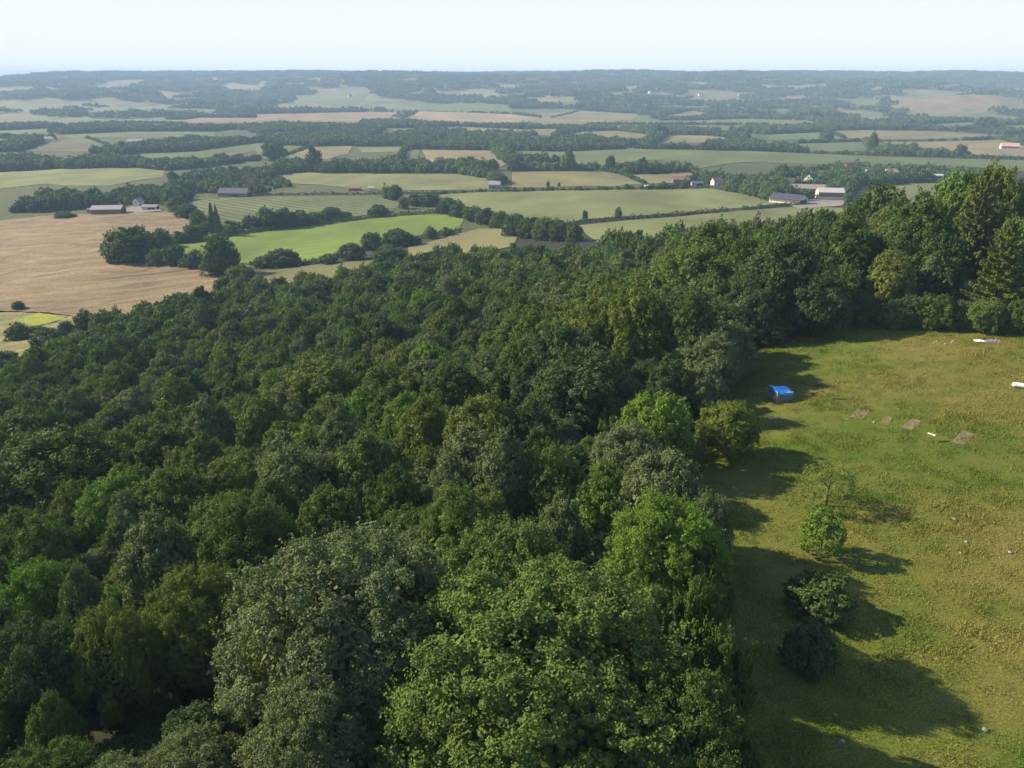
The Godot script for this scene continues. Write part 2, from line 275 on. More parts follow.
	[-260, 794, -247, 817, 11, 90, "beside the slate barn"],
	[210, 811, 221, 755, 11, 150, "of the village, left"],
	[221, 755, 248, 757, 11, 150, "of the village, left"],
	[248, 757, 296, 820, 11, 150, "of the village, left"],
	[338, 821, 362, 824, 11, 150, "of the village, right"],
	[362, 824, 424, 839, 11, 150, "of the village, right"],
	[424, 839, 487, 875, 11, 150, "of the village, right"],
	[487, 875, 552, 905, 11, 150, "of the village, right"],
	[644, 1316, 676, 1283, 10, 8, "below the tan field"],
	[676, 1283, 704, 1249, 10, 8, "below the tan field"],
	[433, 1371, 478, 1355, 10, 100, "left of the square pasture"],
	[585, 1866, 662, 1884, 11, 140, "at the hill foot, right"],
	[662, 1884, 741, 1906, 11, 140, "at the hill foot, right"],
	[741, 1906, 848, 1938, 11, 140, "at the hill foot, right"],
	[848, 1938, 994, 1969, 11, 140, "at the hill foot, right"],
	[989, 1890, 1064, 1900, 11, 120, "at the hill foot, far right"],
	[1064, 1900, 1140, 1911, 11, 120, "at the hill foot, far right"],
	[1140, 1911, 1298, 1975, 11, 120, "at the hill foot, far right"],
	[0, 1382, 67, 1388, 9, 80, "above the long pasture"],
	[67, 1388, 136, 1400, 9, 80, "above the long pasture"],
	[136, 1400, 206, 1415, 9, 80, "above the long pasture"],
	[25, 1015, 68, 1008, 10, 12, "behind the dry field"],
	[68, 1008, 111, 1010, 10, 12, "behind the dry field"],
	[111, 1010, 148, 1000, 10, 12, "behind the dry field"],
	[148, 1000, 186, 999, 10, 12, "behind the dry field"],
	[186, 999, 222, 992, 10, 12, "behind the dry field"],
	[283, 1804, 349, 1801, 14, 60, "round the lone copse"],
	[356, 1484, 409, 1475, 10, 100, "right of the dry fields"],
	[409, 1475, 463, 1470, 10, 100, "right of the dry fields"],
	[210, 2203, 341, 2185, 8, 40, "in the far central hedges"],
	[341, 2185, 418, 2169, 8, 40, "in the far central hedges"],
	[418, 2169, 495, 2158, 8, 40, "in the far central hedges"],
	[495, 2158, 576, 2126, 8, 40, "in the far central hedges"],
	[576, 2126, 655, 2096, 8, 40, "in the far central hedges"],
]
const HEROES := [
	[-10.2, 39, 7.3, 15.7, 1, 0, "largest grey-green ash in the foreground with a broad billowing crown"],
	[-10.5, 30.8, 4.4, 11.5, 1, 1, "pale green crown cut by the bottom edge, under the largest ash"],
	[1.5, 33.1, 8.5, 15.6, 2, 0, "widest green maple at bottom centre with yellow-tipped leaf sprays"],
	[8.1, 29.3, 4.1, 13.7, 0, 2, "dark tree beside the shaded meadow at the bottom, right of the widest maple"],
	[11.1, 47.8, 4.4, 13.4, 4, 2, "bright green maple at the wood edge above the widest maple"],
	[-0.3, 45.5, 5.4, 12.2, 2, 3, "feathery mid green tree between the largest ash and the bright maple"],
	[-22.6, 45.9, 3.8, 10.9, 3, 0, "rounded olive crown above the black gap, left of the largest ash"],
	[-30.8, 57.3, 3.8, 10.9, 1, 1, "light grey-green crown just above the rounded olive crown"],
	[-21.1, 58.6, 2.6, 10, 1, 1, "narrow grey-green crown above left of the largest ash"],
	[-16.3, 60.3, 3.1, 10.5, 2, 0, "mid green crown touching the top left of the largest ash"],
	[-39.1, 69, 2.8, 10.1, 1, 1, "slim pale crown left of the light grey-green one"],
	[-35.9, 72.2, 4.4, 11.4, 2, 0, "mid green crown behind the slim pale crown"],
	[-31.4, 41.2, 3.7, 10.9, 5, 0, "dark grey-green crown low on the left edge"],
	[-26.9, 42.5, 3.2, 10.5, 3, 3, "yellowish olive crown at lower left beside the black gap"],
	[-39.6, 53.9, 2.9, 10.2, 4, 0, "bright green crown on the left edge above the dark grey-green one"],
	[-45.4, 64.1, 3.2, 10.5, 2, 1, "mid green crown on the left edge behind the bright one"],
	[-34.3, 51.7, 2, 9.5, 1, 1, "small greyish crown right of the bright crown on the left edge"],
	[-28.3, 37.1, 1.9, 7.5, 2, 1, "small pale crown near the bottom left corner"],
	[-19, 36.1, 2.8, 6.2, 5, 0, "dark low tree in the black gap at the bottom left"],
	[-57.7, 88.8, 8, 15.3, 0, 0, "broad dark crown on the left edge, biggest in that part"],
	[-51.9, 104.5, 4.1, 10.2, 0, 0, "dark rounded crown right of the broad dark one"],
	[-41.8, 94.4, 3.5, 9.7, 2, 1, "mid green crown right of the dark rounded crown"],
	[-32.2, 78.1, 3.5, 9.7, 3, 0, "olive crown in the left half below the dark rounded crown"],
	[-22.6, 72.8, 4.4, 11.4, 1, 0, "grey-green wide crown left of the middle of the picture"],
	[-21.6, 89.4, 3.5, 10.7, 1, 1, "light crown upper right of the grey-green wide crown"],
	[-33.4, 126.1, 6.5, 13, 3, 0, "wide olive crown in the middle of the wood"],
	[-68.7, 150.2, 6.3, 11.9, 5, 1, "blue-green crown in the left half of the wood"],
	[9, 88.8, 6.7, 13.7, 5, 0, "dark grey-green dome standing above the middle of the wood"],
	[-3.3, 81.3, 4.6, 11.6, 3, 0, "olive dome left below the dark grey-green dome"],
	[-0.8, 64.6, 3.5, 11.8, 1, 1, "grey-green crown below the olive dome"],
	[-5.7, 65.1, 2.6, 10, 1, 1, "narrow grey-green crown left below the olive dome"],
	[3.7, 64, 3.3, 10.5, 2, 0, "mid green crown straight below the dark grey-green dome"],
	[28.5, 120.2, 9.8, 13.5, 5, 0, "big dark grey-green tree at the wood edge beside the upper meadow"],
	[37.7, 157, 9.6, 16.5, 2, 0, "tall green tree behind the big dark edge tree"],
	[19.7, 155, 8.5, 15.2, 2, 0, "green crown upper left of the big dark edge tree"],
	[24.6, 81, 3.7, 7.1, 6, 0, "yellow-brown tinged bushy tree at the meadow edge by the blue tarpaulin"],
	[15.6, 77.5, 4.4, 10, 4, 3, "light green feathery tree left of the yellow-brown edge tree"],
	[11.7, 70.7, 3.8, 9.5, 1, 0, "grey-green crown below the light feathery tree"],
	[20.1, 93.7, 3.5, 9.3, 5, 1, "dark crown between the dark dome and the yellow-brown edge tree"],
	[13.3, 60, 4, 11.1, 1, 0, "greyish crown above the bright maple at the wood edge"],
	[-10.8, 65, 2.4, 9.9, 0, 0, "dark crown above the right side of the largest ash"],
	[3.9, 54.3, 2.5, 9.9, 1, 1, "grey-green crown above the feathery mid green tree"],
	[45.9, 175.2, 8.8, 19.8, 2, 0, "tall green tree at the top right corner of the wood"],
	[11.4, 39.4, 2.3, 12.3, 0, 2, "dark tree leaning over the shaded meadow below the bright maple"],
	[48.6, 136.8, 8.4, 18.5, 5, 0, "dark dense tree at the back left corner of the meadow"],
	[67.5, 157, 6.9, 17.4, 0, 0, "dark green tree behind the meadow, right of the corner tree"],
	[105.9, 225, 8.5, 23.1, 0, 0, "far dark tree in the belt behind the meadow"],
	[79.5, 152.8, 8.1, 19.3, 0, 1, "tall dark tree in the middle of the belt behind the meadow"],
	[63.5, 145, 4, 9, 2, 1, "left of two light green small trees in front of the dark belt"],
	[71, 143, 5, 11, 3, 1, "right and brighter of two small trees in front of the dark belt"],
	[107.7, 192, 6, 23.8, 4, 0, "fresh green crown topping the belt at the upper right"],
	[105.4, 172, 7.2, 23.8, 3, 0, "tall olive crown at the upper right edge"],
	[44.8, 130.5, 4.4, 5.9, 0, 0, "round dark shrub at the back left of the meadow"],
	[42.4, 131.9, 5.5, 12.3, 5, 0, "dark tree behind the round dark shrub"],
	[52.8, 130.2, 5.6, 12.3, 5, 0, "dark tree at the back edge of the meadow"],
	[80.9, 145.3, 5, 12.9, 5, 1, "dark narrow tree above the gap in the belt"],
	[13.5, 45.8, 2.2, 10.7, 0, 0, "dark edge tree just below the greyish crown beside the meadow shade"],
	[16.2, 56, 2.2, 9.2, 1, 0, "small grey-green edge tree above the bright maple"],
	[11.9, 35.6, 2.2, 11.2, 0, 0, "dark edge tree overhanging the meadow, above the bottom right of the wood"],
	[10.3, 29, 2.3, 11.3, 5, 0, "deep green edge tree at the bottom, farthest right of the wood"],
	[8.2, 40.8, 3, 10.4, 2, 3, "feathery green crown between bright and widest maples"],
	[98.5, 166.5, 5.8, 22.6, 3, 4, "feathery tall conifer above the garden gap at the right"],
	[86.3, 135.1, 5.7, 16.2, 3, 4, "broad olive conifer at the right edge behind the meadow"],
]
const VALLEY_TREES := [
	[-229.7, 466.6, 15.7, 21.7, 0, "largest rounded hedgerow oak jutting into the ripe field"],
	[-218.8, 464.1, 7.4, 13.1, 0, "tree at the right shoulder of the largest hedgerow oak"],
	[-232, 515.4, 6.6, 12.2, 0, "rounded tree between ripe and vivid green fields, above the gap"],
	[-208.1, 450.5, 5.9, 9.4, 0, "low round bush right of the largest hedgerow oak"],
	[-196.2, 448.8, 6.4, 12.6, 0, "tall dark bush third from the largest hedgerow oak"],
	[-186.2, 441.3, 5, 7.1, 0, "low bush between two tall ones on the ripe field edge"],
	[-177.9, 433.2, 4.9, 11.4, 0, "upright bush just left of the second largest oak"],
	[-157.2, 414.8, 11.7, 20.4, 0, "second largest rounded oak at the corner of the vivid green field"],
	[-138.5, 389.6, 7.6, 9, 0, "bush below the second largest oak at the wood tip"],
	[-226.8, 530.7, 6, 7.8, 0, "low tree at the upper left corner of the vivid green field"],
	[-220.2, 542.1, 8.4, 11, 0, "pale leafy tree at the upper left of the vivid green field"],
	[-214.5, 561.4, 3.9, 22.6, 1, "left of the twin dark conifers by the striped field"],
	[-209, 555.9, 3.5, 21.5, 1, "right of the twin dark conifers by the striped field"],
	[-205.5, 573.2, 8.7, 8.2, 0, "rounded tree above the vivid green field, first from the left"],
	[-192.7, 581.4, 7.2, 10.7, 0, "rounded tree above the vivid green field, second from the left"],
	[-182.4, 584.7, 8.8, 14.8, 0, "rounded tree above the vivid green field, third from the left"],
	[-170.4, 587.3, 9.6, 14.8, 0, "rounded tree above the vivid green field, fourth from the left"],
	[-161.1, 595, 8.8, 11.6, 0, "rounded tree above the vivid green field, fifth from the left"],
	[-152.7, 604.4, 8.1, 9.2, 0, "rounded tree above the vivid green field, sixth from the left"],
	[-143.9, 624.3, 10.8, 9.4, 0, "rounded tree above the vivid green field, seventh from the left"],
	[-131.7, 622.8, 5, 6.8, 0, "rounded tree above the vivid green field, eighth from the left"],
	[-108.3, 635.3, 8.4, 9.5, 0, "rounded tree above the vivid green field, ninth from the left"],
	[-110, 745, 6.8, 14.1, 0, "tree in the line left of the wide pale field, first from top"],
	[-119.6, 752.5, 3.9, 12.2, 0, "tree in the line left of the wide pale field, second from top"],
	[-72.3, 697.3, 11.8, 11.2, 0, "tree in the line left of the wide pale field, third from top"],
	[-85.6, 697.5, 6.4, 10.3, 0, "tree in the line left of the wide pale field, fourth from top"],
	[-52.1, 641.1, 9.2, 12.9, 0, "tree in the line left of the wide pale field, fifth from top"],
	[-42.7, 621.9, 7.3, 11.7, 0, "tree in the line left of the wide pale field, sixth from top"],
	[-30.3, 594.9, 7.8, 11.2, 0, "tree in the line left of the wide pale field, seventh from top"],
	[-19.1, 576.5, 8.3, 11.6, 0, "tree in the line left of the wide pale field, eighth from top"],
	[-8.4, 548.9, 7.2, 11.8, 0, "tree in the line left of the wide pale field, ninth from top"],
	[1.9, 499.9, 9.8, 13.4, 0, "tree in the line left of the wide pale field, tenth from top"],
	[11.1, 479.9, 8.2, 12.9, 0, "tree in the line left of the wide pale field, eleventh from top"],
	[19.7, 463.4, 7.9, 13.1, 0, "tree in the line left of the wide pale field, twelfth from top"],
	[27.9, 452.3, 7.1, 12.2, 0, "tree in the line left of the wide pale field, thirteenth from top"],
	[35.1, 439.9, 5.8, 10.7, 0, "tree in the line left of the wide pale field, fourteenth from top"],
	[-129.9, 436, 10.8, 9.8, 0, "bushy tree below the vivid green field, first in the row"],
	[-141.8, 435.8, 6.6, 5.6, 0, "bushy tree below the vivid green field, second in the row"],
	[-103.2, 431.6, 5.8, 5.4, 0, "bushy tree below the vivid green field, third in the row"],
	[-91.7, 441.7, 8.9, 9.2, 0, "bushy tree below the vivid green field, fourth in the row"],
	[-86.5, 478.5, 6.4, 11.2, 0, "bushy tree below the vivid green field, fifth in the row"],
	[-71.8, 488.3, 9.7, 10.6, 0, "bushy tree below the vivid green field, sixth in the row"],
	[-67.5, 425.7, 10.2, 9.3, 0, "bushy tree below the vivid green field, seventh in the row"],
	[-53.5, 513.7, 4.7, 7.6, 0, "bushy tree below the vivid green field, eighth in the row"],
	[-61, 488.3, 4.5, 5.3, 0, "bushy tree below the vivid green field, ninth in the row"],
	[-43.6, 522.6, 4.8, 5.6, 0, "bushy tree below the vivid green field, tenth in the row"],
	[-228, 347.9, 2.7, 4, 0, "lone round bush on the lower edge of the ripe field"],
	[-190.6, 286.6, 5, 6.1, 0, "dark scrub bush on the rough strip"],
	[-190.6, 297.9, 3.3, 2.9, 0, "low bush above the dark scrub bush"],
	[-166.1, 266.7, 6.3, 7.4, 0, "long dark thorn bush on the rough strip"],
	[-170.2, 284.5, 3.1, 6.8, 0, "small tree above the dark thorn bush"],
	[-170.3, 297.9, 4.6, 7.5, 0, "rounded bush at the tip of the rough strip"],
	[-166.5, 241.8, 3.5, 5.3, 0, "dark bush at the left edge below the rough strip"],
	[75.5, 559.4, 2.6, 8.3, 0, "lone small tree standing above the straight dark hedge"],
	[52.7, 567.2, 1.9, 6.9, 0, "thin sapling left of the lone small tree"],
	[37.4, 829, 2.1, 5.5, 0, "left of two saplings in the dry field"],
	[48.7, 826.7, 1.6, 4.4, 0, "right of two saplings in the dry field"],
	[-25.8, 941, 3.6, 20, 1, "tall slim conifer at the corner of the pale field"],
	[284.8, 670.9, 4.2, 8.8, 0, "left of three bushes beside the right-hand farm"],
	[284.2, 651.4, 3.7, 7.6, 0, "lowest of three bushes beside the right-hand farm"],
	[299.3, 671.1, 4.8, 10.8, 0, "right of three bushes beside the right-hand farm"],
	[-253.5, 1032.9, 11, 31.1, 0, "big tree standing out in the vale hedgerows, first from left"],
	[-357.3, 1216.7, 18, 28.6, 0, "big tree standing out in the vale hedgerows, second from left"],
	[69.6, 998.9, 9, 24, 0, "big tree standing out in the vale hedgerows, third from left"],
	[120.1, 983.9, 5.8, 19.8, 0, "big tree standing out in the vale hedgerows, fourth from left"],
	[161.3, 996.3, 7.8, 16.1, 0, "big tree standing out in the vale hedgerows, fifth from left"],
	[314.7, 1746.5, 17.1, 23.5, 0, "big tree standing out in the vale hedgerows, sixth from left"],
	[596.5, 1342.1, 9.5, 29.2, 0, "big tree standing out in the vale hedgerows, seventh from left"],
	[609.8, 1580.2, 13.1, 24.7, 0, "big tree standing out in the vale hedgerows, eighth from left"],
	[641.4, 1297.8, 9.3, 17.3, 0, "big tree standing out in the vale hedgerows, ninth from left"],
	[683.2, 1232.5, 8.2, 18.7, 0, "big tree standing out in the vale hedgerows, tenth from left"],
	[664.1, 1254.7, 7.3, 11.3, 0, "big tree standing out in the vale hedgerows, eleventh from left"],
	[1113.8, 1926.3, 25.7, 29.5, 0, "big tree standing out in the vale hedgerows, twelfth from left"],
	[-290.6, 689.8, 9.7, 14, 0, "leafy tree in the row above the ripe field, first along it"],
	[-268.2, 650.6, 9.1, 11.3, 0, "leafy tree in the row above the ripe field, second along it"],
	[-241.3, 605.5, 7.6, 10.5, 0, "leafy tree in the row above the ripe field, third along it"],
	[-223, 576.7, 6.4, 8.3, 0, "leafy tree in the row above the ripe field, fourth along it"],
	[-315.2, 732.6, 9.3, 14.9, 0, "leafy tree in the row above the ripe field, fifth along it"],
	[-93, 679.3, 4.5, 10.1, 0, "leafy tree in the row above the ripe field, sixth along it"],
	[-379.7, 667.6, 9, 5.1, 0, "leafy tree in the row above the ripe field, seventh along it"],
]
const HEDGES := [
	[2.2, [-77.3, 787.7, -32, 794.5, 20.4, 793.6, 72.7, 792.8, 144.7, 800.2, 204.6, 807.3], "thin straight hedge along the top of the wide pale field"],
	[3.2, [45.2, 545.1, 83.7, 552.5, 126.4, 575.1, 164.1, 598.7], "dark straight hedge left of the gateway above the wood"],
	[3.2, [176.1, 603.9, 200.9, 626.9, 244.6, 658], "dark straight hedge right of the gateway, running to the farm"],
	[3, [-280.8, 790.3, -212.4, 795.7, -170.8, 788.9, -131.1, 789, -76.9, 783.6], "hedge along the lower edge of the pale field left of centre"],
	[2.5, [203.5, 802.8, 221.3, 732.2, 228.2, 712.6], "lane hedge from the brick farmhouse towards the farm"],
	[3, [462.6, 1300.1, 528.9, 1265.5, 588, 1224.5, 638.3, 1200.7, 688, 1180, 733.7, 1156.2], "long hedge below the right-hand pasture"],
	[3.5, [0, 1369, 84, 1362.4, 225, 1426.9, 313.7, 1430.5], "hedge above the long green pasture"],
	[4, [-228.5, 521.6, -208.2, 543.9, -186.2, 567.8, -160.1, 586.9, -132.9, 609.3, -100.2, 635.4, -58.8, 642.9], "hedge on the upper side of the vivid green field"],
	[3.5, [-140.6, 431.7, -112.8, 431.5, -99.8, 467.3, -70.1, 509.5, -34.4, 537.4], "hedge on the lower side of the vivid green field"],
	[5, [-64.4, 707.5, -25.5, 627.9, 5.8, 567.8, 39.3, 529.9], "overgrown hedge on the left side of the wide pale field"],
	[3.4, [52.6, 142.6, 58.1, 136.5, 63.2, 131.6, 68.3, 128, 73.6, 125.2, 78.9, 122.8, 84.8, 120.5], "tall dark hedge closing the back of the meadow"],
	[2, [-14.8, 843.2, 0, 811.9], "short hedge by the grey house"],
	[2.5, [625.9, 1602.1, 741.3, 1583.2, 856.3, 1617.9], "thin hedge below the far right dry field"],
	[2.5, [575.3, 1327.2, 515.4, 1312.3, 469.2, 1319.2], "short hedge below the small green field on the right"],
	[3, [838.5, 1915.4, 980.9, 1860, 1040.8, 1711.8], "thin hedge below the knoll"],
]
const BUILDINGS := [
	["barn", -352.3, 688.4, 25.1, 14, 4.5, 2.5, 8, "long grey-roofed barn at the edge of the ripe field", "brown_wall", "grey_roof"],
	["house", -345.6, 732.2, 8, 6.3, 4.6, 2.6, 80, "tall white farmhouse behind the long grey-roofed barn", "white_wall", "grey_roof"],
	["shed", -323.9, 707.8, 13.1, 8, 3, 1.2, 0, "white open-fronted shed right of the white farmhouse", "white_wall", "brown_roof"],
	["shed", -369.4, 694.5, 7.1, 8, 3, 0.8, 8, "small blue-grey lean-to at the left end of the long barn", "grey_wall", "slate_roof"],
	["barn", -278.2, 797.4, 29.5, 13, 3.6, 4, -5, "dark slate-roofed barn behind the striped field", "grey_wall", "slate_roof"],
	["house", -287.4, 874.6, 8, 7.1, 5, 4, 70, "small brown-gabled house above the dark slate-roofed barn", "brown_wall", "tile_roof"],
	["shed", -163.1, 826.7, 12, 6, 2.6, 1.5, 0, "low brown shed on the lower edge of the pale field", "brown_wall", "tile_roof"],
	["shed", -146.3, 826, 5.4, 4, 2.4, 1.2, 10, "tiny white shed right of the low brown shed", "white_wall", "pale_roof"],
	["house", -17.5, 821, 11.7, 9, 4.5, 3, -10, "grey house where two lanes meet left of the big pale field", "grey_wall", "grey_roof"],
	["house", 176.6, 838.9, 16.6, 9, 5.5, 3, 0, "brick farmhouse in the middle of the hedged fields", "brick_wall", "tile_roof"],
	["shed", 192.1, 828.1, 12.1, 7, 2.8, 1.6, 0, "low annexe right of the brick farmhouse", "grey_wall", "slate_roof"],
	["house", 213, 829.2, 11.1, 8, 4, 3.5, 15, "small white-gabled house by the trees right of the brick farmhouse", "white_wall", "tile_roof"],
	["barn", 233.4, 669.1, 26.3, 17, 4.5, 3, -42, "long shed with dark panels on its roof in the right-hand farm", "white_wall", "slate_roof"],
	["barn", 280, 754.7, 31.2, 16, 5, 3, -12, "brown-roofed long shed behind the panelled one", "grey_wall", "brown_roof"],
	["barn", 280.3, 700.9, 21.5, 14, 7, 3, -10, "cream barn with dark open end in the right-hand farm", "cream_wall", "pale_roof"],
	["house", 315.7, 842.8, 13.4, 10, 6, 4.5, 40, "white-gabled grey-roofed house above the farm sheds", "white_wall", "slate_roof"],
	["house", 290.9, 829.1, 17, 9, 4, 3, 0, "grey-roofed low house left of the white-gabled one", "grey_wall", "slate_roof"],
	["house", 410.5, 980.7, 13.8, 10, 6, 5, 30, "red-brick gabled house among the village trees", "brick_wall", "tile_roof"],
	["house", 417, 928, 15.8, 9, 5, 3.5, 0, "grey house half hidden by the village trees", "grey_wall", "slate_roof"],
	["house", 438.2, 928.8, 14.6, 8, 5, 3, 10, "house with pale front right of the half hidden grey one", "white_wall", "orange_roof"],
	["shed", 469.2, 907.2, 34.3, 10, 3.2, 1.2, -3, "long white low building at the right end of the village", "white_wall", "pale_roof"],
	["barn", 851.7, 1389.9, 27.3, 14, 5, 5, -20, "distant barn with pale orange roof near the right edge", "white_wall", "orange_roof"],
	["house", -869.5, 1531.1, 15.9, 10, 6, 4, 0, "distant white house among trees near the left edge", "white_wall", "grey_roof"],
	["barn", -691.4, 1494.7, 27.5, 15, 5, 4, 5, "distant grey barn in the left-hand trees", "grey_wall", "grey_roof"],
	["house", -840.3, 1959.7, 27.4, 10, 6, 4, 0, "far white house behind the left-hand tree belts", "white_wall", "pale_roof"],
	["house", 40.6, 1574.2, 9, 10.1, 6, 5, 60, "distant white gabled house left of centre in the valley", "white_wall", "grey_roof"],
	["barn", -366.8, 3573.5, 27.7, 12, 5, 3, 0, "tiny white barn at the foot of the hills", "white_wall", "pale_roof"],
]
const HILL_HOUSES := [[347, 4602], [443, 4748], [372, 3511], [583, 3789], [618, 3721], [680, 3905], [737, 3929], [1055, 3842], [852, 3762], [38, 3972], [173, 4247], [399, 3311], [-145, 3749], [-747, 3827], [-2396, 4420], [-2360, 4208], [-2421, 4626], [1526, 3438]]
const CARAVAN := [137.3, 804.5]
const SMALL := [[31.6, 68.5, 2.74, 4.84, 3], [27.8, 59.9, 1.98, 4.73, 4], [24.7, 51.8, 2.52, 3.6, 0], [21.5, 45.4, 1.98, 3.66, 5]]
const TARP := [37, 99.4]
const BOARD := [33.8, 92.2]
const WHITE := [69.2, 98.9]
const DEBRIS := [75.7, 117.8]
const RUBBLE := [68.9, 118.6]
const STAKE := [50.4, 84.9]
const PLANK := [50.8, 82.9]
const POLE := [45.2, 97.5]
const BEDS := [[43, 91, 44.5, 90.3, 46.5, 93, 45.3, 93.9], [45.6, 88.3, 46.6, 87.9, 48.3, 90.4, 47.6, 91], [47.8, 87.2, 48.6, 86.2, 51.2, 88.9, 50.5, 89.9], [51.5, 82.6, 52.6, 81.9, 55.5, 84.8, 54.7, 86]]
const YELLOW := [-217.3, 327.3, -211.7, 336.7, -193.2, 325.4, -191.8, 317.3, -197, 305.8]
const STONES := [[21.8, 40.8, "white stone in the shade near the bottom, left of two"], [21.4, 38.5, "white stone in the shade nearest the bottom edge"], [31.2, 39.5, "pale flat stone near the bottom right corner"], [40.3, 59.6, "pale stone on the dry patch, lower one"], [41.8, 61.4, "pale stone on the dry patch, middle one"], [44.8, 59.7, "pale stone near the right edge beside the dry patch"], [17.2, 49.2, "left greyish stone in deep shade at the wood edge"], [17.9, 48.6, "right greyish stone in deep shade at the wood edge"], [42.8, 65.3, "pale stone at the top of the dry patch"], [68.6, 118.6, "white lump among the rubble by the back hedge"], [42.5, 90.3, "small pale stone at the corner of the leftmost bare plot"], [45.3, 89, "small pale stone between the first two bare plots"]]
const WOOD := [-150, 4, -230, 120, -158.5, 177.7, -151.5, 214.5, -151.4, 234.6, -152.3, 248.8, -153.1, 275.6, -143.8, 296.9, -123, 346.1, -112.5, 340.5, -79.4, 334.6, -50.3, 377.8, -20.8, 380.9, 1, 376.4, 38.2, 333.9, 69.9, 320.5, 92.9, 314, 120.4, 328.9, 210, 330, 215, 150, 150, 120, 120, 128, 95, 134, 72, 143, 48, 150, 40, 128, 30, 102, 20.5, 82, 14.5, 60, 9.5, 38, 7.5, 18, 6, 4]
const LANDMARKS := {0: "largest ash", 2: "widest maple", 4: "bright edge maple", 5: "feathery mid green tree", 6: "rounded olive crown", 12: "dark crown low on the left", 14: "bright crown at the left edge", 19: "broad dark crown at left", 23: "wide grey-green crown", 25: "wide olive crown", 26: "blue-green crown", 27: "dark grey-green dome", 28: "olive dome", 32: "big dark edge tree", 35: "yellowish edge tree", 42: "tall tree at the top corner", 44: "dark tree at the meadow corner", 47: "tall dark belt tree", 36: "light feathery tree", 61: "tall conifer"}
const YARDS := [[[225, 704.9, 225.7, 618.6, 268.4, 642.8, 306.9, 720.6, 301, 764.9, 267.3, 764.8], "pale concrete farmyard round the right-hand farm sheds"], [[-366.1, 682.9, -330.9, 682, -308.4, 694.7, -322.6, 724, -349.7, 726.8, -350.7, 709.3, -375.4, 701.2], "pale yard in front of the white farmhouse"]]
var FIELD_OUTLINES := []


const CAM := Vector3(0, 40, 0)
var rng := RandomNumberGenerator.new()
var patch_noise := FastNoiseLite.new()
var fine_noise := FastNoiseLite.new()
var M := {}
var taken := {}
var lod := {}          # crown meshes by level of detail, then shape
var stems := []        # trunk meshes
var alike := []         # [tree, shared label, how far right it stands in view]
var leaf_tones := [Color(0.060, 0.103, 0.023), Color(0.108, 0.143, 0.060), Color(0.084, 0.133, 0.029), Color(0.108, 0.143, 0.030), Color(0.105, 0.182, 0.026), Color(0.051, 0.088, 0.031), Color(0.108, 0.146, 0.024)]
var tone_words := ["dark green", "grey-green", "mid green", "olive", "bright green", "deep blue-green", "yellowish"]


func _ready() -> void:
	rng.seed = 20240817
	patch_noise.seed = 11; patch_noise.frequency = 0.02; patch_noise.fractal_octaves = 4
	fine_noise.seed = 5; fine_noise.frequency = 0.11; fine_noise.fractal_octaves = 3
	# camera, sky, sun, exposure
	var cam := Camera3D.new()
	cam.name = "camera"
	cam.fov = 52.48
	cam.near = 0.5
	cam.far = 30000.0
	cam.position = CAM
	cam.rotation_degrees = Vector3(-21.4, 0, 0)
	add_child(cam)
	var env := Environment.new()
	var sky_material := ProceduralSkyMaterial.new()
	sky_material.sky_top_color = Color(0.52, 0.65, 0.88)
	sky_material.sky_horizon_color = Color(0.965, 0.975, 1.0)
	sky_material.sky_curve = 0.3
	sky_material.sky_energy_multiplier = 1.0
	sky_material.ground_horizon_color = Color(0.75, 0.8, 0.84)
	sky_material.ground_bottom_color = Color(0.2, 0.24, 0.16)
	sky_material.sun_angle_max = 75.0
	sky_material.sun_curve = 0.12
	var sky := Sky.new()
	sky.sky_material = sky_material
	env.background_mode = Environment.BG_SKY
	env.sky = sky
	env.background_energy_multiplier = 0.43
	env.tonemap_mode = Environment.TONE_MAPPER_LINEAR
	env.tonemap_exposure = 2.7
	env.fog_enabled = true
	env.fog_light_color = Color(0.70, 0.84, 1.0)
	env.fog_density = 0.00012
	env.sdfgi_enabled = true
	env.ssao_enabled = true
	env.ssil_enabled = true
	var world := WorldEnvironment.new()
	world.name = "world"
	world.environment = env
	add_child(world)
	var sun := DirectionalLight3D.new()
	sun.name = "sun"
	sun.light_energy = 1.6
	sun.light_color = Color(1.0, 0.92, 0.78)
	sun.light_angular_distance = 0.5
	sun.shadow_enabled = true
	add_child(sun)
	sun.look_at_from_position(Vector3.ZERO, -Vector3(-0.94, 0.60, -0.31), Vector3.UP)

	for f in FIELDS: FIELD_OUTLINES.append(points(f[2]))
	make_materials()
	make_ground()
	make_meadow()
	make_fields()
	make_tree_meshes()
	plant_wood()
	plant_valley()
	plant_hedges()
	plant_bushes()
	plant_hills()
	build_farms()
	furnish_meadow()
	tell_apart()


# ---------- the lie of the land ----------
func softplus(t: float, w: float) -> float:
	var a := t / w
	return t if a > 30.0 else w * log(1.0 + exp(a))

